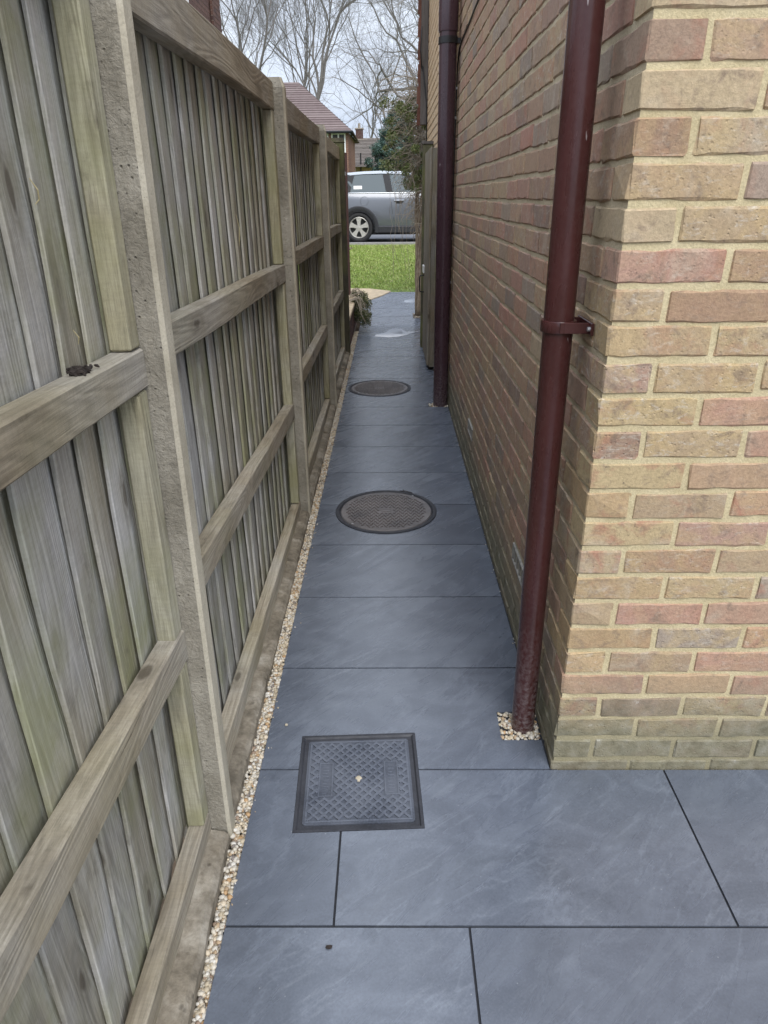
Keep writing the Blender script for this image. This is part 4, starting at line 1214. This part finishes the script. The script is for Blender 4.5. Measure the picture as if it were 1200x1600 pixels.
for dy in (.2, 2 * HWID - .2):
    mb = MB(); mb.bbox(S0 - .012, S0 + .08, YN + dy - .09, YN + dy + .09, GZ + .6, GZ + .8, .02); mb.build('tail_light', M['redlens'], CAR)
    mb = MB(); mb.lathe([(.0, .035), (.07, .025), (.1, 0)], 24, Matrix.Translation((S0 + 3.73, YN + (.27 if dy < .5 else 2 * HWID - .27), GZ + .67)) @ Matrix.Rotation(PI / 2, 4, 'Y')); mb.build('headlight', M['lens'], CAR, True)
for sgn in (-1, 1):
    yy = YC + sgn * (HWID + .06); mb = MB(); mb.bbox(S0 + 2.42, S0 + 2.56, yy - .1, yy + .1, GZ + 1.0, GZ + 1.12, .03); mb.build('mirror', M['carroof'], CAR)
mb = MB(); mb.bbox(S0 + .95, S0 + 1.15, YC - .6, YC - .2, GZ + .9, GZ + 1.22, .05); mb.build('rear_seat', M['cladding'], CAR)
# underside shadow gap: chassis pan
mb = MB(); mb.box(S0 + .2, S0 + 3.6, YN + .15, YN + 2 * HWID - .15, GZ + .16, GZ + .26); mb.build('chassis', M['rubber'], CAR)


# ------------------------------------------------------------------ houses
def roof_tiles(parent, a, b, c, d, rows, mat, name='roof'):
    """roof slope a,b (eaves left/right) c,d (ridge right/left) in courses that overlap"""
    a, b, c, d = map(Vector, (a, b, c, d)); mb = MB(); n = (b - a).cross(d - a).normalized()
    for r in range(rows):
        u0, u1 = r / rows, (r + 1) / rows + .25 / rows
        u1 = min(u1, 1.0)
        l0, r0, l1, r1 = a.lerp(d, u0), b.lerp(c, u0), a.lerp(d, u1), b.lerp(c, u1)
        t0, t1 = n * .035, n * .008
        mb.add([l0 + t0, r0 + t0, r1 + t1, l1 + t1, l0, r0], [(0, 1, 2, 3), (4, 5, 1, 0)])
    return mb.build(name, mat, parent)


def brick_rows(parent, x0, x1, y, z0, z1, mat, axis=0, name='brickwork', step=.075):
    """courses of separate bricks on a wall facing -Y (axis 0) or +X (axis 1), joined (too small to pick apart)"""
    mb = MB(); k = 0; z = z0
    while z < z1 - .03:
        q = x0 + (.1125 if k % 2 else 0)
        if k % 2: 
            if axis == 0: mb.box(x0, x0 + .1, y - .006, y + .03, z, z + step - .01)
            else: mb.box(y - .03, y + .006, x0, x0 + .1, z, z + step - .01)
        while q < x1 - .02:
            e_ = min(q + .215, x1)
            if axis == 0: mb.box(q, e_, y - .006, y + .03, z, z + step - .01)
            else: mb.box(y - .03, y + .006, q, e_, z, z + step - .01)
            q += .225
        z += step; k += 1
    return put(mb.build(name, mat, parent), kind='stuff')


# neighbour on the left: dark red brick flank and its far corner
NB = empty('neighbour_house', (-3.2, 13, 0)); put(NB, 'dark red brick house looming over the fence at the top left', 'house')
mb = MB(); mb.box(-9, -3.22, 6, 15.5, -.05, 7.2); mb.build('wall', M['grey_mortar'], NB)
WY0, WY1 = 11.3, 13.0
BK = []
mbk = MB(); k = 0; z = 2.0
while z < 7.1:
    q = 8.0 + (.1125 if k % 2 else 0)
    while q < 15.5 - .02:
        e_ = min(q + .215, 15.495)
        inwin = 3.2 < z < 5.9 and q < WY1 + .03 and e_ > WY0
        if not inwin: mbk.box(-3.25, -3.214, q, e_, z, z + .065)
        q += .225
    z += .075; k += 1
put(mbk.build('brickwork', M['red_brick'], NB), kind='stuff')
brick_rows(NB, -6.0, -3.216, 15.47, 2, 2.1, M['red_brick'])
mb = MB(); mb.box(-3.24, -3.20, WY0, WY1, 3.2, 5.9); win = mb.build('window', M['glass'], NB)
mb = MB(); mb.box(-3.24, -3.17, WY1, WY1 + .05, 3.2, 5.9); mb.box(-3.24, -3.17, WY0 - .05, WY0, 3.2, 5.9); mb.build('frame', M['white'], win, origin=NB.location)
mb = MB(); mb.box(-3.27, -3.165, 14.55, 15.50, 2, 7.1, None)
mb2 = MB(); k = 0; z = 2.0                                    # shallow corner pier with its own bricks
while z < 7.1:
    for q in ((14.72, 14.93), (14.94, 15.15), (15.16, 15.37)) if k % 2 else ((14.72, 14.82), (14.83, 15.04), (15.05, 15.26), (15.27, 15.37)):
        mb2.box(-3.2, -3.16, q[0], q[1], z, z + .065)
    z += .075; k += 1
put(mb2.build('pier', M['red_brick'], NB), kind='stuff')
mb = MB(); mb.box(-3.2, -3.168, 14.725, 15.36, 2, 7.1); mb.build('pier_core', M['grey_mortar'], NB)

# orange brick house with a red tiled roof
RH = empty('tiled_house', (-5, 33, .5)); put(RH, 'orange brick house with a red-brown tiled roof above the far fence', 'house')
ez, rz, xr = 3.98, 6.15, -1.72
mb = MB(); mb.box(-11, xr, 32.2, 38.5, .3, ez); mb.build('wall', M['grey_mortar'], RH)
brick_rows(RH, -6, xr - .001, 32.196, 2.0, ez, M['orange_brick'])
brick_rows(RH, 32.2, 38.4, xr, 2.0, ez, M['orange_brick'], 1)
x_ov = xr + .22
roof_tiles(RH, (-11.2, 31.95, ez - .05), (x_ov, 31.95, ez - .05), (-4.05, 35.35, rz), (-11.2, 35.35, rz), 22, M['rooftile'])
roof_tiles(RH, (x_ov, 31.95, ez - .05), (x_ov, 38.75, ez - .05), (-4.05, 35.36, rz), (-4.05, 35.35, rz), 22, M['rooftile'])
roof_tiles(RH, (x_ov, 38.75, ez - .05), (-11.2, 38.75, ez - .05), (-11.2, 35.35, rz), (-4.05, 35.35, rz), 22, M['rooftile'])
mb = MB(); mb.tube([(-11, 31.9, ez - .05), (x_ov, 31.9, ez - .05)], .055, 8); mb.build('gutter', M['black'], RH, True)
for x0, x1 in ((-2.36, -1.88), (-3.2, -2.6)):
    mb = MB(); mb.box(x0, x1, 32.17, 32.19, 2.7, 3.86); w_ = mb.build('window', M['glass'], RH)
    mb = MB(); mb.box(x0 - .06, x0, 32.14, 32.195, 2.64, 3.92); mb.box(x1, x1 + .06, 32.14, 32.195, 2.64, 3.92); mb.box(x0, x1, 32.14, 32.195, 3.86, 3.92); mb.box(x0, x1, 32.14, 32.195, 2.64, 2.7); mb.box((x0 + x1) / 2 - .03, (x0 + x1) / 2 + .03, 32.145, 32.195, 2.7, 3.86); mb.box(x0, x1, 32.15, 32.165, 3.3, 3.34); mb.build('frame', M['white'], w_, origin=RH.location)

# bungalow far behind the car
BG = empty('bungalow', (-1, 46, .5)); put(BG, 'far bungalow with grey-brown roof and brick chimney behind the car', 'house')
mb = MB(); mb.box(-7, 5, 46.2, 53.5, .3, 3.2); mb.build('wall', M['buff_brick'], BG)
roof_tiles(BG, (-7.4, 45.8, 3.12), (5.4, 45.8, 3.12), (5.4, 50, 4.95), (-7.4, 50, 4.95), 20, M['rooftile2'])
roof_tiles(BG, (5.4, 54.2, 3.12), (-7.4, 54.2, 3.12), (-7.4, 50, 4.95), (5.4, 50, 4.95), 20, M['rooftile2'])
mb = MB(); mb.box(-2.15, -1.68, 49.75, 50.3, 4.6, 5.45); ch = mb.build('chimney', M['red_brick'], BG)
mb = MB(); mb.box(-2.2, -1.63, 49.7, 50.35, 5.45, 5.52); mb.lathe([(.09, 5.52), (.08, 5.8)], 12, Matrix.Translation((-1.92, 50, 0))); mb.box(-2.4, -1.4, 49.72, 49.745, 4.75, 4.9); mb.build('chimney_pot', M['grey_mortar'], ch, origin=BG.location)
mb = MB(); mb.box(-2.6, -2.12, 46.15, 46.19, 1.9, 3.02); w_ = mb.build('window', M['glass'], BG)
mb = MB(); mb.box(-2.12, -2.04, 46.13, 46.195, 1.85, 3.07); mb.box(-2.6, -2.12, 46.13, 46.195, 2.75, 2.82); mb.box(-2.6, -2.12, 46.13, 46.195, 3.02, 3.07); mb.build('frame', M['white'], w_, origin=BG.location)
mb = MB(); mb.tube([(-1.72, 46.12, .5), (-1.72, 46.12, 3.9)], .045, 6); mb.build('drainpipe', M['black'], BG)


# ------------------------------------------------------------------ trees
class Tree:
    def __init__(s, seed): s.r = random.Random(seed); s.seg = [[], []]      # thick, thin

    def grow(s, p, d, ln, rad, lev, maxlev, spread, gnarl, up, kids=(2, 3)):
        r = s.r; n = 5 if lev < 3 else 4; pts = [p]; rads = [rad]
        tap = .62 if lev < maxlev else .3
        for i in range(n):
            g_ = gnarl * (.3 if lev == 0 else 1); d = (d + Vector((r.gauss(0, g_), r.gauss(0, g_), r.gauss(up, g_)))).normalized()
            p = p + d * ln / n; pts.append(p); rads.append(rad * (1 - (1 - tap) * (i + 1) / n))
            if lev < maxlev and i >= (2 if lev == 0 else 1) and r.random() < (.55 if lev == 1 else .7 if lev < 3 else .85):
                s.grow(p, s.turn(d, spread * r.uniform(.8, 1.3)), ln * r.uniform(.5, .75), rads[-1] * r.uniform(.45, .62), lev + 1, maxlev, spread, gnarl, up, kids)
        s.seg[0 if rad > .03 else 1].append((pts, rads))
        if lev < maxlev:
            for k in range(r.randint(*kids)):
                s.grow(p, s.turn(d, spread * r.uniform(.45, 1.0)), ln * r.uniform(.62, .85), rads[-1] * r.uniform(.65, .9), lev + 1, maxlev, spread, gnarl, up, kids)

    def turn(s, d, a):
        o = d.orthogonal().normalized(); o.rotate(Matrix.Rotation(s.r.uniform(0, 2 * PI), 3, d)); return (d * math.cos(a) + o * math.sin(a)).normalized()

    def build(s, name, loc, label, mat, group):
        e = empty(name, loc); put(e, label, 'tree', group)
        for k, (nm_, sides) in enumerate((('trunk', 6), ('twigs', 3))):
            mb = MB()
            for pts, rads in s.seg[k]: mb.tube(pts, rads, sides, False)
            if mb.v: put(mb.build(nm_, mat, e, k == 0), kind='stuff' if k else None)
        return e


TG = 'bare winter trees behind the houses'
def bare_tree(name, loc, label, stems, maxlev, spread, gnarl, up, seed, mat, kids=(2, 3)):
    t = Tree(seed)
    for (dx, dy, d, ln, rad) in stems: t.grow(Vector(loc) + Vector((dx, dy, 0)), Vector(d).normalized(), ln, rad, 0, maxlev, spread, gnarl, up, kids)
    return t.build(name, loc, label, mat, TG)


bare_tree('bare_tree', (-4.1, 50, .5), 'tall bare tree with a straight dark trunk right behind the red tiled roof', [(0, 0, (.02, 0, 1), 6.6, .19), ], 6, .55, .13, .055, 5, M['bark'])
bare_tree('bare_tree', (-5.3, 52, .5), 'bare tree with twin slender stems, between the left tree and the roof', [(-.1, 0, (-.12, 0, 1), 7.4, .12), (.25, .2, (.03, 0, 1), 7.6, .11)], 6, .5, .12, .07, 8, M['bark'], (2, 2))
bare_tree('bare_tree', (-8.3, 47, .5), 'dense bare tree just right of the dark red brick corner', [(0, 0, (.02, 0, 1), 6.5, .17)], 6, .6, .13, .06, 21, M['bark'], (2, 3))
bare_tree('oak_tree', (1.25, 38, .5), 'gnarled bare oak with crooked branches reaching left from behind the house corner', [(0, 0, (-.03, 0, 1), 5.6, .21), (.3, .3, (.08, .1, 1), 5.9, .19), (-.1, 0, (-.35, 0, 1), 5.0, .085)], 6, .75, .22, .03, 3, M['oakbark'], (2, 2))
bare_tree('bare_tree', (-1.5, 62, .5), 'thin distant bare tree seen between the roof and the oak', [(0, 0, (0, 0, 1), 4.5, .14)], 4, .6, .12, .06, 14, M['bark'])

# dark conifer behind the car
CN = empty('conifer', (.35, 33, .5)); put(CN, 'dark blue-green evergreen filling the gap behind the car', 'tree', None)
mb = MB(); mb.tube([(.35, 33, .4), (.38, 33, 2.5), (.35, 33, 4.6)], [.16, .11, .03], 7); mb.build('trunk', M['bark'], CN)
cs, rs = [], []
for k in range(260):
    z = random.uniform(.7, 4.9); w = 1.55 * (1 - max(0, (z - 2.4) / 2.9)) ; a = random.uniform(0, 2 * PI); q = random.uniform(.35, 1) * w
    cs.append((.40 + q * math.cos(a), 33 + q * math.sin(a), z)); rs.append((random.uniform(.16, .36), random.uniform(.16, .36), random.uniform(.12, .24)))
V, F = leaf_cloud(42000, cs, rs, .05)
link('crown', np_mesh('crown', V - np.array(CN.location), F, M['conifer']), CN)
HG = empty('evergreen_bush', (2.6, 30, .5)); put(HG, 'broad evergreen bush to the right of the dark conifer, behind the house corner', 'tree')
cs, rs = [], []
for k in range(80):
    cs.append((2.6 + random.uniform(-1.3, 1.3), 30 + random.uniform(-1, 1), random.uniform(.7, 3.0))); rs.append((random.uniform(.2, .4),) * 3)
V, F = leaf_cloud(12000, cs, rs, .05); link('crown', np_mesh('crown', V - np.array(HG.location), F, M['conifer']), HG)
mb = MB(); mb.tube([(2.6, 30, .4), (2.6, 30, 2)], [.12, .05], 6); mb.build('trunk', M['bark'], HG)

# ------------------------------------------------------------------ small things
def clump(name, c, n, size, mat, label, cat, flat=.5):
    V, F = leaf_cloud(n, [c], [(size, size * .7, size * flat)], size * .45)
    return put(link(name, np_mesh(name, V, F, mat)), label, cat)


mb = MB(); c = Vector((-.475, 1.02, 1.2375))
for k in range(90):
    p = c + Vector((random.gauss(0, .006), random.gauss(0, .013), abs(random.gauss(.0, .0025)))); d = Vector((random.gauss(0, .6), random.gauss(0, 1), random.gauss(0, .25))).normalized(); l_ = random.uniform(.004, .009)
    mb.tube([p - d * l_, p + Vector((0, 0, .001)), p + d * l_], [.0012, .003, .001], 4)
put(mb.build('dry_leaf_clump', M['debris']), 'clump of dry brown leaf litter on the middle rail of the nearest panel', 'leaf litter')
mb = MB(); mb.add([IV[i] * np.array([.0055, .005, .0042]) + np.array([-.325, 1.585, .0042]) for i in range(len(IV))], [tuple(f) for f in IF]); put(mb.build('pebble', M['plug']), 'single pale pebble lying on the paving above the square cover', 'pebble')
mb = MB(); mb.prism([(-.146, .908), (-.139, .9055), (-.133, .907), (-.131, .913), (-.138, .914), (-.145, .913)], .0012, .0035); put(mb.build('dark_leaf', M['debris']), 'small dark leaf on the nearest left paving tile', 'leaf')
mb = MB(); mb.tube([(.05, 3.392, .006), (.085, 3.378, .010), (.12, 3.36, .007)], .0022, 5); mb.tube([(.075, 3.384, .010), (.07, 3.41, .006)], .0018, 5); put(mb.build('twig', M['debris']), 'dark twig lying on the far rim of the nearer round cover', 'twig')
mb = MB(); mb.tube([(-.493, 2.35, 1.43), (-.488, 2.36, 1.39), (-.49, 2.35, 1.35), (-.492, 2.355, 1.335)], [.0006, .0014, .0013, .0006], 5); put(mb.build('straw', M['straw_y']), 'yellow straw caught on a green board of the second panel', 'straw')
mb = MB(); mb.tube([(-.493, 1.02, 1.505), (-.486, 1.023, 1.49), (-.488, 1.026, 1.478), (-.493, 1.022, 1.472)], [.0006, .0012, .0012, .0006], 5); put(mb.build('straw', M['straw_y']), 'pale curl of straw stuck on the nearest panel near its top', 'straw')
mb = MB(); mb.tube([(-.49, 1.052, 1.295), (-.485, 1.056, 1.283), (-.489, 1.058, 1.272)], [.0006, .0012, .0006], 5); put(mb.build('straw', M['straw_y']), 'short pale straw just above the middle rail of the nearest panel', 'straw')
